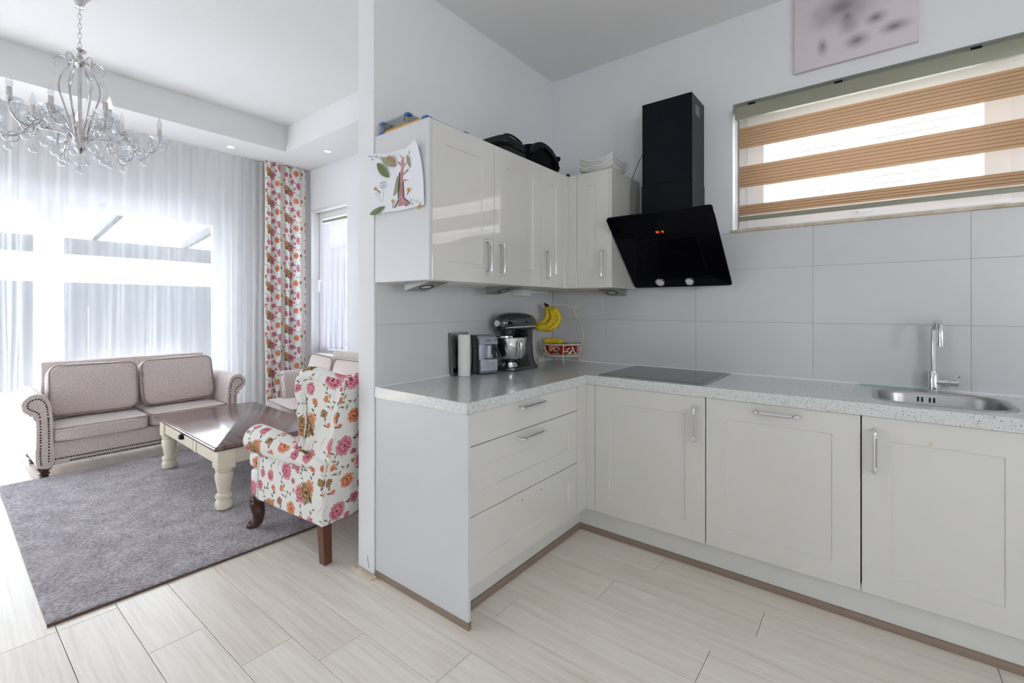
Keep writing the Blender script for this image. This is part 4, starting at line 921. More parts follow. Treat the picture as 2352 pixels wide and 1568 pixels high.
# curved square plates
def plate_bm():
    b = new(); n = 16; hs = .112; th = .005
    f = lambda i, j: ((i/n*2-1)*hs, (j/n*2-1)*hs, .030*abs((i/n*2-1)*(j/n*2-1))**1.9 + .004*max(abs(i/n*2-1), abs(j/n*2-1))**4)
    T = [[b.verts.new((x, y, z+th)) for x, y, z in [f(i, j)]][0] for i in range(n+1) for j in range(n+1)]
    B = [[b.verts.new((x, y, z)) for x, y, z in [f(i, j)]][0] for i in range(n+1) for j in range(n+1)]
    ix = lambda i, j: i*(n+1)+j
    for i in range(n):
        for j in range(n):
            b.faces.new((T[ix(i, j)], T[ix(i+1, j)], T[ix(i+1, j+1)], T[ix(i, j+1)])); b.faces.new((B[ix(i, j)], B[ix(i, j+1)], B[ix(i+1, j+1)], B[ix(i+1, j)]))
    for i in range(n):
        for q in ((ix(i, 0), ix(i+1, 0)), (ix(i+1, n), ix(i, n)), (ix(0, i+1), ix(0, i)), (ix(n, i), ix(n, i+1))): b.faces.new((T[q[0]], B[q[0]], B[q[1]], T[q[1]]))
    return b
pz = obj('square_plate', plate_bm(), 'porc', ang=50); NTH = ['bottom', 'second', 'third', 'fourth', 'fifth', 'sixth', 'top']
NL = ['lowest white square plate of the stack on the slim cabinet', 'second white square plate from the bottom of the stack', 'third white square plate from the bottom of the stack', 'middle white square plate of the stack of seven', 'third white square plate from the top of the stack', 'second white square plate from the top of the stack', 'topmost white square plate of the stack, turned slightly']
for k in range(7):
    o = pz if k == 0 else pz.copy()
    if k: COL.objects.link(o)
    o.location = (-1.325+.003*math.sin(k*2.1), 2.606+.002*math.cos(k*1.7), TZ+.0006+k*.0098); o.rotation_euler = (0, 0, .02*math.sin(k*3) + (.06 if k == 6 else 0))
    tag(o, NL[k], 'plate', 'stack of square plates on the cabinet')

# ---------------------------------------------------------------- child's drawing taped to the cabinet side
PD={
 'paper':[(-1.94, 2.037), (-1.797, 2.011), (-1.652, 2.004), (-1.601, 2.012), (-1.569, 2.02), (-1.556, 2.0), (-1.545, 1.924), (-1.532, 1.85), (-1.527, 1.735), (-1.652, 1.731), (-1.835, 1.738), (-1.922, 1.742)],
 'trunk':[(-1.691, 1.898), (-1.68, 1.925), (-1.705, 1.948), (-1.709, 1.96), (-1.687, 1.947), (-1.677, 1.961), (-1.7, 1.995), (-1.671, 1.966), (-1.662, 1.987), (-1.664, 1.963), (-1.631, 1.987), (-1.625, 1.981), (-1.661, 1.957), (-1.661, 1.935), (-1.642, 1.942), (-1.638, 1.937), (-1.661, 1.922), (-1.668, 1.896), (-1.635, 1.91), (-1.618, 1.909), (-1.638, 1.897), (-1.669, 1.885), (-1.668, 1.869), (-1.621, 1.858), (-1.666, 1.86), (-1.664, 1.783), (-1.618, 1.753), (-1.709, 1.751), (-1.694, 1.783)],
 'twigL':[(-1.691, 1.903), (-1.7, 1.785)],
 'twigR':[(-1.668, 1.858), (-1.661, 1.782)],
 'baseL':[(-1.696, 1.781), (-1.727, 1.749)],
 'baseR':[(-1.659, 1.781), (-1.616, 1.754), (-1.652, 1.748)],
 'leaf1':[(-1.856, 1.975), (-1.765, 1.895)],
 'leaf2':[(-1.824, 1.993), (-1.712, 1.938)],
 'leaf3':[(-1.703, 1.89), (-1.732, 1.803)],
 'leaf4':[(-1.638, 1.973), (-1.616, 1.912)],
 'leaf5':[(-1.914, 1.741), (-1.799, 1.764)],
 'brown':[(-1.769, 1.99), (-1.709, 1.96)],
 'petals':[(-1.87, 1.855), (-1.625, 1.813), (-1.736, 1.777), (-1.613, 1.975), (-1.556, 1.726)],
 'stems':[(-1.835, 1.836), (-1.637, 1.795), (-1.739, 1.748), (-1.606, 1.999), (-1.549, 1.747)],
 'shells':[(-1.613, 1.768), (-1.601, 1.748), (-1.571, 1.755)],
 'bubble':[(-1.843, 1.868), (-1.835, 1.881), (-1.816, 1.884), (-1.789, 1.873), (-1.786, 1.854), (-1.801, 1.849), (-1.835, 1.854), (-1.843, 1.868)],
 'fig':[(-1.82, 1.846), (-1.808, 1.837), (-1.816, 1.8), (-1.825, 1.789), (-1.841, 1.804), (-1.843, 1.828), (-1.827, 1.837)],
 'heart':[(-1.86, 1.822), (-1.878, 1.838), (-1.86, 1.84), (-1.847, 1.833), (-1.86, 1.822)],
 'text':[(-1.93, 2.025), (-1.82, 1.998)],
 'text2':[(-1.906, 2.005), (-1.89, 2.003)],
 'b1':[(-1.839, 1.877), (-1.797, 1.87)],
 'b2':[(-1.835, 1.867), (-1.801, 1.861)],
 'b3':[(-1.831, 1.858), (-1.793, 1.854)],
}
YP = 1.3315
t = thing('tree_drawing', 'child\'s tree drawing with glued leaves taped on the cabinet side', 'drawing', (-1.73, YP, 1.74))
def XY(q, off=0): return Vector((q[0], YP-off, q[1]))
b = new(); cen = Vector((-1.72, YP-.001, 1.87)); pp = PD['paper']
def paper_off(x, z): return .0015+.022*max(0, (x+1.66)/.1)*max(0, (z-1.97)/.05) if x > -1.66 and z > 1.97 else .0015
ring1 = [b.verts.new(Vector((x, YP-paper_off(x, z), z))) for x, z in pp]
cv = b.verts.new((cen.x, YP-.0015, cen.z)); mid = [b.verts.new(Vector(((x+cen.x)/2, YP-.0015, (z+cen.z)/2))) for x, z in pp]; n = len(pp)
for i in range(n): j = (i+1) % n; b.faces.new((ring1[i], ring1[j], mid[j], mid[i])); b.faces.new((mid[i], mid[j], cv))
obj('sheet', b, 'paper', t, world=True)
def poly(b, pts, off):
    vs = [b.verts.new(XY(p, off)) for p in pts]
    for tri in tessellate_polygon([[XY(p, off) for p in pts]]): b.faces.new([vs[i] for i in tri])
b = new(); poly(b, PD['trunk'], .0022); obj('crayon_tree', b, 'crayon', t, world=True, smooth=False)
b = new()
def stroke(b, pts, r=.0006, off=.0022): tube(b, [XY(p, off) for p in pts], r, 4)
for k in ('bubble', 'fig', 'heart', 'b1', 'b2', 'b3'): 
    if k[0] == 'b' and len(k) == 2:
        (xa, za), (xb, zb) = PD[k]; stroke(b, [(xa+(xb-xa)*i/12, za+(.0022 if i % 2 else -.0022)) for i in range(13)])
    else: stroke(b, PD[k])
for k in ('text', 'text2'):
    (xa, za), (xb, zb) = PD[k]; m_ = 9 if k == 'text' else 2; r_ = random.Random(4)
    for i in range(m_):
        wx = (xb-xa)/m_; xx = xa+wx*i; zz = za+(zb-za)*i/m_; hh = r_.choice((.0035, .004, .007)); kk = r_.choice((1, 2))
        stroke(b, [(xx+wx*(.1+.7*q/10)+wx*.18*math.sin(q*kk*.9+i), zz+hh*math.sin(q*kk*.63+i)-(hh*.6 if i % 3 == 1 else 0)) for q in range(11)], .00045)
obj('pencil_marks', b, 'pencil', t, world=True, smooth=False, kind='stuff')
def leaf_bm(p0, p1, wd, off=.004, bow=.006, side=0):
    b = new(); a, c = XY(p0, off), XY(p1, off); d = c-a; L = d.length; d.normalize(); s_ = Vector((d.z, 0, -d.x)); rows = []
    for i in range(11):
        q = i/10; w = wd*math.sin(PI*min(1, q*.96+.02))**.75; pc = a+d*L*q+s_*side*math.sin(PI*q) + Vector((0, -bow*math.sin(PI*q), 0))
        rows.append([b.verts.new(pc-s_*w+Vector((0, -.002, 0))), b.verts.new(pc), b.verts.new(pc+s_*w+Vector((0, -.002, 0)))])
    for A, B in zip(rows, rows[1:]):
        for k in range(2): b.faces.new((A[k], A[k+1], B[k+1], B[k]))
    return b
for k, m_, wd, sd_, lab in (('leaf1', 'leaf', .020, 0, 'glossy green leaf left of the drawn tree'), ('leaf2', 'leafp', .017, 0, 'dry grey-green leaf'), ('leaf3', 'leafp', .012, -.016, 'curled pale leaf against the trunk'), ('leaf4', 'leafp', .009, -.005, 'folded green leaf on the right branch'), ('leaf5', 'leaf', .013, .004, 'green leaf at the lower left corner'), ('brown', 'leafb', .011, .004, 'brown curled leaf')):
    obj('leaf', leaf_bm(PD[k][0], PD[k][1], wd, .004 if k != 'brown' else .010, .006, sd_), m_, t, world=True, label=lab)
b = new()
for k in ('twigL', 'twigR', 'baseL', 'baseR'): tube(b, [XY(p, .004) for p in PD[k]], .0022, 6)
obj('twig_outline', b, 'twig', t, world=True)
for p, s_ in zip(PD['petals'], PD['stems']):
    b = new(); sph(b, XY(p, .006), .0062, (1, .7, .8), 8)
    for q in range(5): sph(b, XY((p[0]+.006*math.cos(q*1.3), p[1]+.004*math.sin(q*1.3)+.003), .008), .0034, (1, .6, 1.3), 6)
    tube(b, [XY(p, .005), XY(s_, .004)], .0013, 5, mi=1); obj('pressed_flower', b, ['petal', 'twig'], t, world=True)
for p in PD['shells']:
    b = new(); sph(b, XY(p, .005), .0055, (1, .8, 1), 8); obj('small_shell', b, 'shell', t, world=True)

# canvas above the window
cv_ = thing('flower_canvas', 'pale pink canvas with a blurred grey flower above the window', 'picture', (-.085, 2.899, 2.545))
b = new(); box(b, -.251, .251, -.024, 0, 0, .40, .003); o = obj('stretched_canvas', b, 'canvas', cv_)

# ---------------------------------------------------------------- living room windows and outdoors
win = bpy.data.objects.new('window_2', None); COL.objects.link(win); win['kind'] = 'structure'; MW[win.name] = Matrix.Identity(4)
bm = new(); frame(bm, GD[0]+.003, GD[1]-.003, GD[2], GD[3]-.003, .07, -6.06, -5.96, putX); obj('window_frame', bm, 'upvc', win, ang=40)
for a0, a1 in ((-2.23, -.70), (-.70, .715), (.715, 2.15)):
    bm = new(); frame(bm, a0, a1, .10, 2.33, .095 if a0 < 0 else .10, -6.03, -5.97, putX); obj('sash', bm, 'upvc', win, ang=40)
    bm = new(); box(bm, -6.004, -5.998, a0+.09, a1-.09, .19, 2.24); obj('pane', bm, 'glass', win, smooth=False)
win = bpy.data.objects.new('window_3', None); COL.objects.link(win); win['kind'] = 'structure'; MW[win.name] = Matrix.Identity(4)
bm = new(); frame(bm, SW[0]+.003, SW[1]-.003, SW[2]+.02, SW[3]-.003, .05, 3.15, 3.22, putY); obj('window_frame', bm, 'upvc', win, ang=40)
bm = new(); frame(bm, -5.585, -4.895, .755, 2.48, .065, 3.13, 3.20, putY, .008); obj('sash', bm, 'upvc', win, ang=40)
bm = new(); box(bm, -5.52, -4.96, 3.168, 3.173, .82, 2.41); obj('pane', bm, 'glass', win, smooth=False)
bm = new(); box(bm, -5.50, -4.97, 3.118, 3.132, 2.362, 2.40, .003); obj('vent_grille', bm, 'cass', win)
bm = new(); box(bm, -5.567, -5.540, 3.122, 3.131, 1.60, 1.68, .003); tube(bm, smooth_curve([(-5.553, 3.125, 1.64), (-5.553, 3.098, 1.64), (-5.553, 3.095, 1.61), (-5.550, 3.095, 1.50)], 5), .008, 10); box(bm, -5.53, -5.40, 3.105, 3.131, .775, .81, .004); obj('handle', bm, 'upvc', win)
bm = new(); box(bm, SW[0], SW[1], 3.05, 3.10, 2.50, 2.53, .003); obj('blind_rail', bm, 'upvc', win)
bm = new(); box(bm, SW[0]-.03, SW[1]+.03, 3.005, 3.15, .668, .690, .003); struct('trim_6', bm, 'sill')
def cloth(name, m_, along, a0, a1, z0, z1, plane, amp, wl, rows=6, seed=1, parent=None, flare=0, uvs=True, res=6):
    """hanging cloth with irregular folds; along 'y' hangs in a plane of constant x, 'x' in a plane of constant y"""
    r_ = random.Random(seed); cuts = [a0]
    while cuts[-1] < a1: cuts.append(cuts[-1]+wl*r_.uniform(.65, 1.4))
    pts = []
    for i, (p, q) in enumerate(zip(cuts, cuts[1:])):
        A = amp*r_.uniform(.55, 1.25)
        for k in range(res):
            tt = k/res; a = p+(q-p)*tt
            if a <= a1: pts.append((a, A*math.sin(2*PI*tt)+.25*A*math.sin(4*PI*tt+1), i))
    b = new(); uv = b.loops.layers.uv.new('UVMap'); L = [0]
    for (p, q) in zip(pts, pts[1:]): L.append(L[-1]+math.hypot(q[0]-p[0], q[1]-p[1]))
    grid = []
    for j in range(rows+1):
        z = z1+(z0-z1)*j/rows; g = []
        for a, d, i in pts:
            dd = d*(.75+.35*j/rows)*(1+.25*math.sin(i*1.7+j*.8)); aa = a+.006*math.sin(i*2.3+j*1.1)*j/rows*2
            g.append(b.verts.new((plane+dd, aa, z) if along == 'y' else (aa, plane+dd, z)))
        grid.append(g)
    for j in range(rows):
        for i in range(len(pts)-1):
            f = b.faces.new((grid[j][i], grid[j][i+1], grid[j+1][i+1], grid[j+1][i]))
            for lp, (ii, jj) in zip(f.loops, ((i, j), (i+1, j), (i+1, j+1), (i, j+1))): lp[uv].uv = (L[ii], grid[jj][ii].co.z)
    o = obj(name, b, m_, parent, ang=180) if parent is not None else obj(name, b, m_, ang=180)
    return o
tag(cloth('sheer_curtain', 'sheer', 'y', -2.4, 2.60, .012, SO-.004, -5.765, .020, .105, 8, 5, res=8), 'white sheer floor-length curtain across the garden doors', 'curtain')
tag(cloth('floral_curtain', 'floral', 'y', 2.485, 2.985, .012, SO-.004, -5.672, .034, .125, 8, 9, res=10), 'white curtain with pink and orange roses hanging in the room corner', 'curtain')
tag(cloth('net_curtain', 'sheer2', 'x', -5.515, -4.965, .79, 2.345, 3.105, .007, .045, 4, 3), 'short gathered white net curtain on the small side window', 'curtain')
bm = new(); box(bm, -40, LX-.2, -20, 25, -.16, -.06); struct('ground', bm, 'terrace')
t = thing('garden_fence', 'blue-grey board fence at the end of the terrace', 'fence', (-11, 2, -.06))
for k in range(34):
    b = new(); box(b, -11.02, -10.98+rr.uniform(-.004, .004), -7+k*.42, -7+k*.42+.41, -.06, 1.74, .004, 1); obj('board', b, 'fence', t, world=True)
t = thing('pergola', 'grey timber pergola over the terrace outside the garden doors', 'pergola', (-9, 1.5, -.06))
b = new(); box(b, -9.08, -8.92, -5, 8, 2.06, 2.28, .01); obj('beam', b, 'pergola', t, world=True)
b = new(); box(b, -6.20, -6.12, -5, 8, 2.62, 2.78, .01); obj('wall_plate', b, 'pergola', t, world=True)
for yy in (-3.2, .2, 3.6, 6.6):
    b = new(); box(b, -9.06, -8.94, yy-.06, yy+.06, -.06, 2.06, .008); obj('post', b, 'pergola', t, world=True)
for k in range(10):
    yy = -4.2+k*1.15; b = new(); prism(b, [(-9.1, 2.28), (-6.12, 2.62), (-6.12, 2.74), (-9.1, 2.40)], yy-.035, yy+.035, lambda a, c, h: Vector((a, h, c))); obj('rafter', b, 'pergola', t, world=True)
def house(lab, x, y, w, d, h, rf):
    t = thing('brick_house', lab, 'house', (x, y, -.06))
    b = new(); box(b, -d/2, d/2, -w/2, w/2, 0, h); obj('wall', b, 'redbrick', t, smooth=False)
    b = new(); prism(b, [(-d/2-.2, h), (d/2+.2, h), (0, h+rf)], -w/2-.15, w/2+.15, lambda a, c, q: Vector((a, q, c))); obj('roof', b, 'roof', t, smooth=False)
    for k in range(int(w//2)):
        yy = -w/2+1+k*2; b = new(); box(b, d/2, d/2+.05, yy-.45, yy+.45, h*.45, h*.8); f_ = obj('window', b, 'upvc', t, smooth=False)
        b = new(); box(b, d/2+.05, d/2+.06, yy-.38, yy+.38, h*.48, h*.77); obj('pane', b, 'blackglass', f_, smooth=False)
house('red brick house beyond the garden fence, seen through the sheer curtain', -24, 5.6, 6.5, 5, 2.9, 1.2)
house('red brick house further right beyond the fence, behind the curtain', -27, 14.5, 7, 5, 3.3, 1.4)

# ---------------------------------------------------------------- rug
A_, B_, C_, D_ = Vector((-2.633, .310, 0)), Vector((-2.572, 2.0, 0)), Vector((-4.90, 2.02, 0)), Vector((-4.962, .335, 0))
b = new(); nx, ny = 190, 170; g = []; r_ = random.Random(5)
for i in range(nx+1):
    row_ = []
    for j in range(ny+1):
        p = A_.lerp(D_, i/nx).lerp(B_.lerp(C_, i/nx), j/ny); e = min(i, nx-i, j, ny-j)
        row_.append(b.verts.new((p.x, p.y, (.0125+r_.uniform(-.0022, .0022)) if e > 0 else .004)))
    g.append(row_)
for i in range(nx):
    for j in range(ny): b.faces.new((g[i][j], g[i+1][j], g[i+1][j+1], g[i][j+1]))
rg = thing('rug', 'large mauve-grey carpet rug under the coffee table', 'rug', (-3.8, 1.35, 0))
obj('pile', b, 'rug', rg, world=True, ang=180)
b = new(); tube(b, [p+Vector((0, 0, .0055)) for p in (A_, B_)], .0055, 8); obj('edge_binding', b, 'rugedge', rg, world=True)
RZ = .0150

# ---------------------------------------------------------------- sofas (local: faces +x, width along y)
def sofa(name, lab, loc, rz, tcush):
    t = thing(name, lab, 'sofa', loc, rz, 'taupe roll-arm sofas'); af = -.11 if tcush else 0
    b = new(); box(b, -.62, af-.012, -.60, .60, .088, .262, .012, 3); obj('base', b, 'linen', t, uv=True)
    for s in (1, -1):
        ol = smooth_curve([(.598, .088, 0), (.600, .30, 0), (.604, .46, 0), (.618, .575, 0), (.655, .635, 0), (.705, .642, 0), (.752, .612, 0), (.768, .555, 0), (.748, .508, 0), (.712, .490, 0), (.692, .44, 0), (.690, .28, 0), (.694, .18, 0), (.682, .088, 0)], 4, True)
        b = new(); prism(b, [(s*p.x, p.y) for p in ol], -.63, af, lambda a, c, h: Vector((h, a, c)), bev=.010); ar = obj('arm', b, 'linen', t, uv=True, ang=50)
        b = new()
        for path in ([(.624, .10), (.624, .30), (.628, .47), (.640, .56), (.668, .602), (.705, .606), (.732, .585), (.735, .552), (.715, .528), (.690, .510), (.672, .47), (.668, .28), (.670, .18), (.664, .10)],):
            P = smooth_curve([(a, c, 0) for a, c in path], 10); acc = 0
            for p, q in zip(P, P[1:]):
                acc += (q-p).length
                if acc > .0145: acc = 0; sph(b, (af+.0005, s*q.x, q.y), .0058, (.6, 1, 1), 6)
        obj('nail_trim', b, 'nail', ar, kind='stuff')
    b = new()
    for z, y0_, y1_ in ((.132, -.585, .33), (.104, -.50, .585)):
        k = y0_
        while k < y1_: sph(b, (af-.011, k, z), .0058, (.6, 1, 1), 6); k += .0145
    obj('nail_trim', b, 'nail', t, kind='stuff')
    b = new(); prism(b, [(-.57, .12), (-.53, .30), (-.605, .80), (-.615, .826), (-.64, .834), (-.665, .825), (-.672, .79), (-.65, .12)], -.60, .60, lambda a, c, h: Vector((a, h, c)), bev=.012); obj('back_frame', b, 'linen', t, uv=True)
    for s in (1, -1):
        b = new(); pillow(b, (-.30, s*.305, .315), (.325, .302, .062), 9, 10, .12)
        if tcush: pillow(b, (-.040, s*.50, .312), (.068, .215, .060), 9, 8, .06)
        c_ = obj('seat_cushion', b, 'linen', t, uv=True, ang=70)
        b = new()
        if tcush: L = [(.022, .05), (.026, .30), (.024, .66), (.006, .708), (-.06, .712), (-.10, .70), (-.12, .60), (-.58, .59), (-.60, .05), (.012, .012)]
        else: L = [(p[0]-.30, p[1]+.305) for p in rrect(-.316, .316, -.294, .294, .03, 4)]
        tube(b, [(a, s*q, .366 if not tcush else .362) for a, q in L], .0042, 6, closed=True); tube(b, [(a, s*q, .266) for a, q in L], .0038, 6, closed=True); obj('piping', b, 'piping', c_)
        m = Matrix.Rotation(-.20, 4, 'Y') @ Matrix.Rotation(s*.02, 4, 'X'); cc = Vector((-.385, s*.302, .600))
        b = new(); pillow(b, cc, (.078, .298, .215), 6, 12, .0, mtx=m, wr=.006)
        for v in b.verts:
            l = m.inverted() @ (v.co-cc); k = (1-(l.y/.298)**2)*(1-(l.z/.215)**2)
            if k > 0: v.co += m @ Vector(((.030 if l.x > 0 else -.0)*k + .004*math.sin(l.y*23+l.z*31+s)*k, 0, .008*math.sin(l.y*11)*k))
        c_ = obj('back_cushion', b, 'linen', t, uv=True, ang=80)
        b = new(); tube(b, [cc + m @ Vector((.074, a*1.0, q)) for a, q in rrect(-.283, .283, -.202, .202, .065, 6)], .0045, 6, closed=True); obj('piping', b, 'piping', c_)
    for x in (-.05+af, -.58):
        for s in (1, -1):
            b = new(); lathe(b, [(.0, .001), (.026, .001), (.028, .012), (.024, .018), (.034, .026), (.035, .034), (.025, .042), (.030, .050), (.045, .066), (.048, .080), (.042, .089), (0, .089)], 22, Matrix.Translation((x, s*.645, 0))); obj('foot', b, 'dwood', t)
    return t
sofa('sofa', 'taupe two-seat sofa with nail-studded arms in front of the sheer curtain', (-4.935, 1.215, 0), 0, False)
sofa('sofa', 'taupe sofa under the small window, half hidden by the flowered armchair', (-4.145, 2.085, 0), math.radians(-97.5), True)

# ---------------------------------------------------------------- coffee table
t = thing('coffee_table', 'low cream coffee table with a glossy dark brown wooden top', 'table', (-3.848, 1.49, RZ), math.radians(-1.6))
hx, hy, tz = .682, .375, .418
b = new(); prev = None
for ins_, z in ((.016, tz-.030), (.010, tz-.028), (.0, tz-.016), (.002, tz-.010), (.010, tz-.007), (.012, tz-.001), (.014, tz)):
    L = rrect(-hx+ins_, hx-ins_, -hy+ins_, hy-ins_, .012, 4); vs = [b.verts.new((x, y, z)) for x, y in L]
    if prev is None: b.faces.new(vs[::-1])
    else:
        for i in range(len(vs)): b.faces.new((prev[i], prev[(i+1) % len(vs)], vs[(i+1) % len(vs)], vs[i]))
    prev = vs
b.faces.new(prev); obj('table_top', b, 'walnut', t, ang=25)
ax, ay, l_ = .590, .290, .052
b = new(); box(b, -ax, ax, -ay-.038, -ay-.016, .285, tz-.03, .002); box(b, -ax, ax, ay+.016, ay+.038, .285, tz-.03, .002); box(b, -ax-.038, -ax-.016, -ay, ay, .285, tz-.03, .002); box(b, ax+.016, ax+.038, -ay, ay, .285, tz-.03, .002); obj('apron', b, 'creamp', t)
b = new(); box(b, -.30, .13, -ay-.042, -ay-.036, .292, tz-.035, .002); dr = obj('drawer', b, 'creamp', t)
b = new(); box(b, .16, .20, -ay-.047, -ay-.036, .288, tz-.03, .003); obj('apron_block', b, 'creamp', t)
b = new()
for a in range(9):
    pass
cup = [[b.verts.new((-.09+.036*math.cos(PI*k/10)*math.sin(PI/2*j/5+.02), -ay-.042-.026*math.cos(PI/2*j/5)*math.sin(PI*k/10), .330+.028*math.sin(PI*k/10)*math.sin(PI/2*j/5+.02))) for k in range(11)] for j in range(6)]
for A, B in zip(cup, cup[1:]):
    for k in range(10): b.faces.new((A[k], A[k+1], B[k+1], B[k]))
sph(b, (-.09, -ay-.050, .345), .024, (1.25, .8, .85), 14); obj('cup_handle', b, 'blackmetal', dr)
for sx_ in (1, -1):
    for sy_ in (1, -1):
        b = new(); c = (sx_*ax, sy_*ay)
        box(b, c[0]-l_, c[0]+l_, c[1]-l_, c[1]+l_, .262, tz-.03, .006)
        lathe(b, [(.036, 0), (.046, .008), (.050, .03), (.048, .052), (.036, .066), (.046, .071), (.050, .084), (.046, .096), (.034, .101), (.036, .112), (.047, .18), (.052, .215), (.048, .232), (.036, .238), (.048, .244), (.050, .256), (.044, .262)], 28, Matrix.Translation((c[0], c[1], 0))); obj('leg', b, 'creamp', t, ang=40)

# ---------------------------------------------------------------- wing chair (local: faces +x, near side is +y)
t = thing('wing_armchair', 'winged armchair in rose-printed white cotton beside the wall end', 'armchair', (-2.586, 1.524, 0), math.radians(184.6))
b = new(); prism(b, [(-.40, -.325), (.16, -.325), (.19, -.338), (.275, -.335), (.302, -.30), (.310, 0), (.302, .30), (.275, .335), (.19, .338), (.16, .325), (-.40, .325)], .205, .362, lambda a, c, h: Vector((a, c, h)), bev=.012); obj('seat_base', b, 'floral', t, uv=True, ang=50)
b = new(); pillow(b, (-.02, 0, .418), (.325, .265, .060), 6, 12, .15); pillow(b, (.252, 0, .416), (.072, .338, .058), 5, 12, .05); cu = obj('seat_cushion', b, 'floral', t, uv=True, ang=80)
b = new(); tube(b, [Vector((-.02, 0, .455)) + Vector((a, c, 0)) for a, c in rrect(.215, .335, -.325, .325, .04, 6)], .0050, 8, closed=True); obj('piping', b, 'floral', cu, uv=True)
for s in (1, -1):
    # side panel from seat rail to under the roll
    b = new(); prism(b, [(-.405, .205), (.185, .205), (.190, .26), (.178, .40), (.160, .50), (.15, .56), (-.16, .56), (-.42, .52)], s*.265, s*.345, lambda a, c, h: Vector((a, h, c)), bev=.012); sp_ = obj('side_panel', b, 'floral', t, uv=True, ang=50)
    b = new(); tube(b, smooth_curve([(.184, s*.344, .215), (.188, s*.345, .27), (.178, s*.345, .40), (.161, s*.345, .495)], 5), .006, 8); obj('piping', b, 'floral', sp_, uv=True)
    # rolled arm, tapering into the wing
    b = new(); R = []; n = 22
    for x, yc, zc, ry, rz_ in ((.165, .352, .563, .058, .056), (.172, .352, .563, .070, .068), (.165, .354, .563, .078, .075), (.10, .352, .560, .077, .076), (.0, .345, .552, .073, .074), (-.10, .336, .540, .068, .068), (-.20, .326, .526, .060, .058), (-.30, .316, .512, .050, .045), (-.40, .306, .500, .036, .030)):
        R.append([b.verts.new((x, s*(yc+ry*math.cos(2*PI*k/n)), zc+rz_*math.sin(2*PI*k/n))) for k in range(n)])
    for A, B in zip(R, R[1:]):
        for k in range(n): b.faces.new((A[k], A[(k+1) % n], B[(k+1) % n], B[k]))
    b.faces.new(R[0]); b.faces.new(R[-1]); ar = obj('arm', b, 'floral', t, uv=True, ang=60)
    b = new(); tube(b, [(.168, s*(.354+.076*math.cos(2*PI*k/n)), .563+.073*math.sin(2*PI*k/n)) for k in range(n)], .005, 8, closed=True); obj('piping', b, 'floral', ar, uv=True)
    # wing
    ow = smooth_curve([(-.405, .46, 0), (-.30, .49, 0), (-.215, .525, 0), (-.240, .62, 0), (-.262, .70, 0), (-.256, .79, 0), (-.240, .865, 0), (-.244, .91, 0), (-.275, .940, 0), (-.345, .940, 0), (-.42, .925, 0), (-.485, .915, 0), (-.508, .875, 0), (-.47, .68, 0)], 4, True)
    b = new(); A = [b.verts.new((p.x, s*(.345-.035*max(0, (-.25-p.x)/.25)), p.y)) for p in ow]; B = [b.verts.new((p.x, s*(.268-.02*max(0, (-.25-p.x)/.25)), p.y)) for p in ow]; n_ = len(A)
    b.faces.new(A[::-1]); b.faces.new(B)
    for i in range(n_): b.faces.new((A[i], A[(i+1) % n_], B[(i+1) % n_], B[i]))
    bmesh.ops.recalc_face_normals(b, faces=b.faces[:]); bmesh.ops.bevel(b, geom=[e for e in b.edges if (e.verts[0] in A and e.verts[1] in A) or (e.verts[0] in B and e.verts[1] in B)], offset=.022, segments=4, affect='EDGES', profile=.5)
    wg = obj('wing', b, 'floral', t, uv=True, ang=60)
    b = new(); tube(b, smooth_curve([(-.245, s*.344, .56), (-.268, s*.348, .66), (-.280, s*.348, .76), (-.264, s*.346, .85), (-.270, s*.342, .895), (-.31, s*.336, .908), (-.40, s*.322, .895), (-.495, s*.304, .878)], 5), .0045, 8); obj('piping', b, 'floral', wg, uv=True)
    b = new(); tube(b, smooth_curve([(-.408, s*.343, .21), (-.425, s*.334, .40), (-.452, s*.322, .60), (-.485, s*.314, .78), (-.508, s*.304, .885)], 5), .0048, 8); obj('back_seam', b, 'floral', t, uv=True)
# back with camel crest
b = new(); ny, nz = 16, 12; F = []; Bk = []
crest = lambda y: .905+.045*math.cos(PI*y/.62)**2
for i in range(ny+1):
    y = -.312+.624*i/ny; f_, k_ = [], []
    for j in range(nz+1):
        q = j/nz; z = .205+(crest(y)-.205)*q
        xb = -.402-.113*q**1.15; roll = .035*max(0, (q-.86)/.14)**2
        k_.append(b.verts.new((xb-roll*.55-.012*(1-(y/.32)**2)*math.sin(PI*q), y*(1+.09*(1-q)), z)))
        f_.append(b.verts.new((xb+.115-.02*q+roll, y*(1+.02*(1-q)), z-.012*(q > .99))))
    F.append(f_); Bk.append(k_)
for i in range(ny):
    for j in range(nz): b.faces.new((Bk[i][j], Bk[i][j+1], Bk[i+1][j+1], Bk[i+1][j])); b.faces.new((F[i][j], F[i+1][j], F[i+1][j+1], F[i][j+1]))
    b.faces.new((Bk[i][nz], F[i][nz], F[i+1][nz], Bk[i+1][nz])); b.faces.new((Bk[i][0], Bk[i+1][0], F[i+1][0], F[i][0]))
for i in (0, ny):
    for j in range(nz): b.faces.new((Bk[i][j], F[i][j], F[i][j+1], Bk[i][j+1]))
obj('back', b, 'floral', t, uv=True, ang=70)
half = [(-.212, .318, .520), (-.228, .326, .60), (-.246, .330, .69), (-.240, .330, .78), (-.222, .328, .862), (-.226, .324, .922), (-.268, .318, .952), (-.350, .306, .950), (-.430, .292, .930), (-.486, .262, .918), (-.502, .215, .925), (-.506, .15, .945), (-.507, .08, .962)]
full = half + [(-.507, 0, .968)] + [(x, -y, z) for x, y, z in half[::-1]]
P = smooth_curve(full, 5); nn = len(P); b = new(); tube(b, P, [.037-.016*max(0, 1-min(i, nn-1-i)/14) for i in range(nn)], 14); obj('crest_roll', b, 'floral', t, uv=True, ang=80)
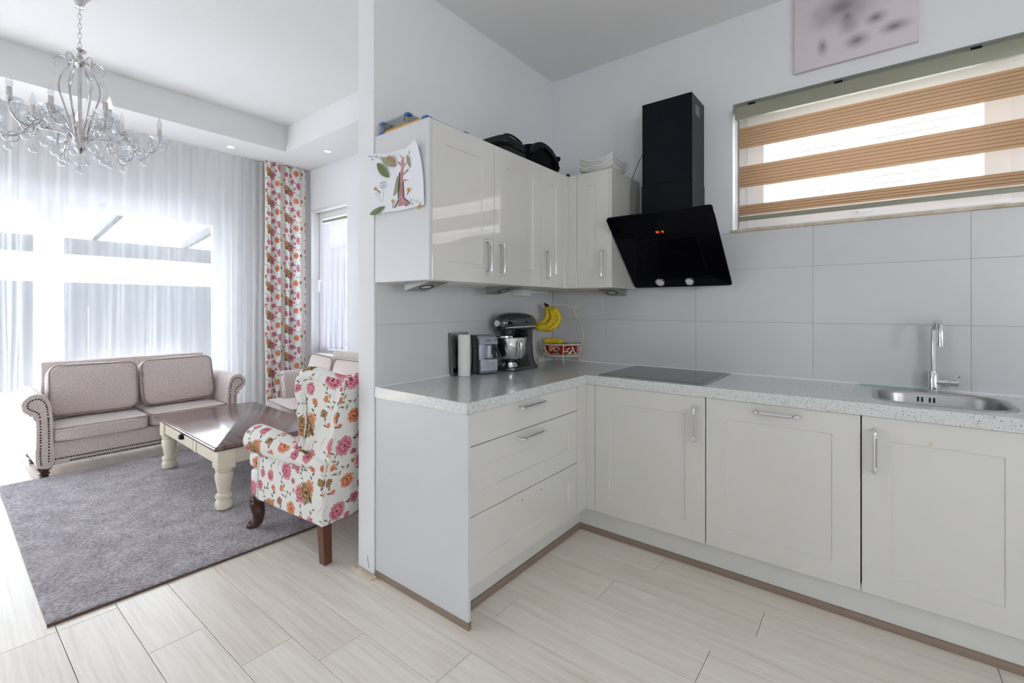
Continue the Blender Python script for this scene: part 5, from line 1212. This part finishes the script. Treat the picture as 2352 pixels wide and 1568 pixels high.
for s in (1, -1):
    b = new(); prism(b, [(-.026, -.026), (.026, -.026), (.026, .026), (-.026, .026)], .0, 1, lambda a, c, h: Vector((-.362-.016*(1-h)+a*(.82+.18*h), s*.300+c*(.82+.18*h), .001+h*.225)), bev=.003); obj('leg', b, 'legwood', t, label='plain square tapered rear leg')
    b = new(); P = smooth_curve([(.235, s*.285, .225), (.262, s*.298, .195), (.272, s*.303, .15), (.262, s*.299, .10), (.268, s*.302, .05), (.298, s*.316, .022), (.318, s*.326, .026)], 6); nn = len(P)
    tube(b, P, [.038*(1-i/(nn-1))**1.1+.016 + (.006 if i > nn-8 else 0) for i in range(nn)], 12)
    pillow(b, (.298, s*.317, RZ+.014), (.030, .020, .0135), 3, 5, mtx=Matrix.Rotation(s*.4, 4, 'Z'))
    box(b, .175, .262, s*.315-.032, s*.315+.02, .190, .218, .008); sph(b, (.262, s*.318, .175), .030, (.8, .6, 1), 12)
    tube(b, [(.250+.018*math.cos(q), s*.338, .178+.018*math.sin(q)*(1-q/12)) for q in [k*.5 for k in range(12)]], .006, 8)
    obj('leg', b, 'dwood', t, ang=60, label='carved dark cabriole front leg')

# ---------------------------------------------------------------- ceiling spots
for k, (x, y, lab) in enumerate(((-5.49, 2.053, 'lit recessed ceiling spot above the sheer curtain'), (-4.796, 2.78, 'lit recessed ceiling spot above the small side window'), (-5.49, .2, 'lit recessed ceiling spot near the chandelier, over the sofa\'s left end'))):
    t = thing('ceiling_spot', lab, 'spotlight', (x, y, SO), 0, 'recessed ceiling spots')
    b = new(); lathe(b, [(.031, -.001), (.033, -.006), (.043, -.004), (.046, 0)], 24, cap=False); obj('ring', b, 'trimw', t)
    b = new(); lathe(b, [(.0315, -.002), (.0, -.003)], 20, cap=False); obj('bulb', b, 'spot', t)

# ---------------------------------------------------------------- chandelier
CX, CY = -4.07, .63
t = thing('chandelier', 'chrome and crystal candle chandelier hanging in the raised ceiling', 'chandelier', (CX, CY, 3.33)); ZC = -3.33
b = new(); lathe(b, [(0, 0), (.055, 0), (.055, -.012), (.03, -.05), (.018, -.075), (.024, -.09), (.0, -.095)], 24); obj('canopy', b, 'chrome2', t)
b = new()
z = -.095; k = 0
while z > -.36:
    lk = [(.009*math.cos(q), 0, z-.019+.019*math.sin(q)) for q in [2*PI*i/12 for i in range(12)]]
    if k % 2: lk = [(0, a, c) for a, _, c in lk]
    tube(b, lk, .0022, 6, closed=True); z -= .031; k += 1
obj('chain', b, 'chrome2', t)
V = lambda z: z+ZC
b = new(); lathe(b, [(0, V(2.985)), (.008, V(2.98)), (.034, V(2.965)), (.030, V(2.958)), (.012, V(2.945)), (.010, V(2.93)), (.034, V(2.905)), (.046, V(2.885)), (.040, V(2.87)), (.018, V(2.86)), (.010, V(2.85)), (.009, V(2.42)), (.03, V(2.41)), (.04, V(2.38)), (.026, V(2.345)), (.032, V(2.325)), (.012, V(2.30)), (0, V(2.29))], 24); obj('column', b, 'chrome2', t)
mesh_cache = {}
def share(name, bm, m_, parent, mtx=None, loc=None):
    if name not in mesh_cache:
        o = obj(name, bm(), m_, parent, ang=35); mesh_cache[name] = o.data
    else:
        o = bpy.data.objects.new(name, mesh_cache[name]); COL.objects.link(o); o.parent = parent
    if loc is not None: o.location = loc
    return o
def drop_bm(L=.055, r=.017, seg=8):
    b = new(); lathe(b, [(0, -L-.022), (r*.7, -L-.014), (r, -L), (r*.55, -L*.55), (.003, -.024), (0, -.022)], seg); sph(b, (0, 0, -.013), .006, seg=6); tube(b, [(0, 0, 0), (0, 0, -.008)], .0012, 4); return b
def ball_bm():
    b = new(); lathe(b, [(0, -.082), (.016, -.078), (.026, -.062), (.024, -.048), (.008, -.028), (0, -.024)], 10); sph(b, (0, 0, -.014), .007, seg=6); sph(b, (0, 0, -.004), .004, seg=6); return b
for k in range(6):
    a = math.radians(60*k+20); d = Vector((math.cos(a), math.sin(a), 0)); b = new()
    pr = smooth_curve([(.110, V(2.832), 0), (.120, V(2.875), 0), (.090, V(2.905), 0), (.056, V(2.885), 0), (.060, V(2.84), 0), (.092, V(2.76), 0), (.098, V(2.69), 0), (.075, V(2.60), 0), (.045, V(2.48), 0), (.032, V(2.38), 0)], 5)
    tube(b, [d*p.x+Vector((0, 0, p.y)) for p in pr], .0052, 8); rod = obj('cage_rod', b, 'chrome2', t); share('crystal_drop', drop_bm, 'crystal', t, loc=d*.110+Vector((0, 0, V(2.832))))
def arm(ang, R, zc, path, lit, lower):
    a = math.radians(ang); d = Vector((math.cos(a), math.sin(a), 0)); b = new()
    tube(b, [d*p.x+Vector((0, 0, p.y)) for p in smooth_curve(path, 6)], .0062, 8)
    if lower:
        tube(b, [d*(.235+.05*math.cos(q)*(1-q/11))+Vector((0, 0, V(zc)-.055+.05*math.sin(q)*(1-q/11))) for q in [k*.5 for k in range(18)]], .0042, 7)
        tube(b, [d*(R-.10+.045*math.cos(-q)*(1-q/11))+Vector((0, 0, V(zc)-.10+.045*math.sin(-q)*(1-q/11))) for q in [k*.5 for k in range(15)]], .004, 7)
    ar = obj('arm', b, 'chrome2', t); p = d*R+Vector((0, 0, V(zc)))
    b = new(); lathe(b, [(0, -.012), (.014, -.008), (.052, .004), (.060, .012), (.056, .012), (.014, 0), (0, -.002)], 14, Matrix.Translation(p)); obj('drip_dish', b, 'crystal', ar)
    b = new(); lathe(b, [(0, 0), (.016, 0), (.018, .012), (.0135, .016), (.0135, .075), (0, .075)], 16, Matrix.Translation(p)); obj('candle_sleeve', b, 'chrome2', ar)
    b = new(); lathe(b, [(0, .073), (.010, .076), (.016, .095), (.0145, .115), (.006, .142), (.002, .155), (0, .158)], 14, Matrix.Translation(p)); obj('bulb', b, 'bulb' if lit else 'crystal', ar)
    if lit: lp = light('bulb_glow', 'POINT', (CX+p.x, CY+p.y, 3.33+p.z+.115), energy=1.6, color=(1, .66, .34), shadow_soft_size=.012)
    for j in range(5):
        q = 2*PI*j/5+a; share('crystal_drop', drop_bm, 'crystal', t, loc=p+Vector((.054*math.cos(q), .054*math.sin(q), .008)))
    return d, p
LZ, UZ = 2.455, 2.49
for k in range(6):
    R = .415; d, p = arm(60*k+7, R, LZ, [(.03, V(2.36), 0), (.07, V(2.44), 0), (.14, V(2.505), 0), (.215, V(2.47), 0), (.255, V(2.395), 0), (.315, V(2.355), 0), (.375, V(2.365), 0), (.412, V(2.41), 0), (R, V(LZ), 0)], False, True)
    share('crystal_ball', ball_bm, 'crystal', t, loc=d*.33+Vector((0, 0, V(2.345)))); share('crystal_ball', ball_bm, 'crystal', t, loc=d*.22+Vector((0, 0, V(2.345))))
    share('crystal_ball', ball_bm, 'crystal', t, loc=Vector((.12*math.cos(math.radians(60*k+37)), .12*math.sin(math.radians(60*k+37)), V(2.33))))
for k in range(5):
    R = .225; d, p = arm(72*k+29, R, UZ, [(.03, V(2.37), 0), (.07, V(2.41), 0), (.13, V(2.425), 0), (.19, V(2.43), 0), (.245, V(2.47), 0), (.25, V(2.51), 0), (.222, V(2.525), 0), (.20, V(2.500), 0), (.205, V(2.475), 0), (R, V(UZ), 0)], k in (0, 2), False)
    share('crystal_ball', ball_bm, 'crystal', t, loc=d*.16+Vector((0, 0, V(2.50))))
share('crystal_ball', ball_bm, 'crystal', t, loc=Vector((0, 0, V(2.24))))
share('crystal_ball', ball_bm, 'crystal', t, loc=Vector((0, 0, V(2.295))))
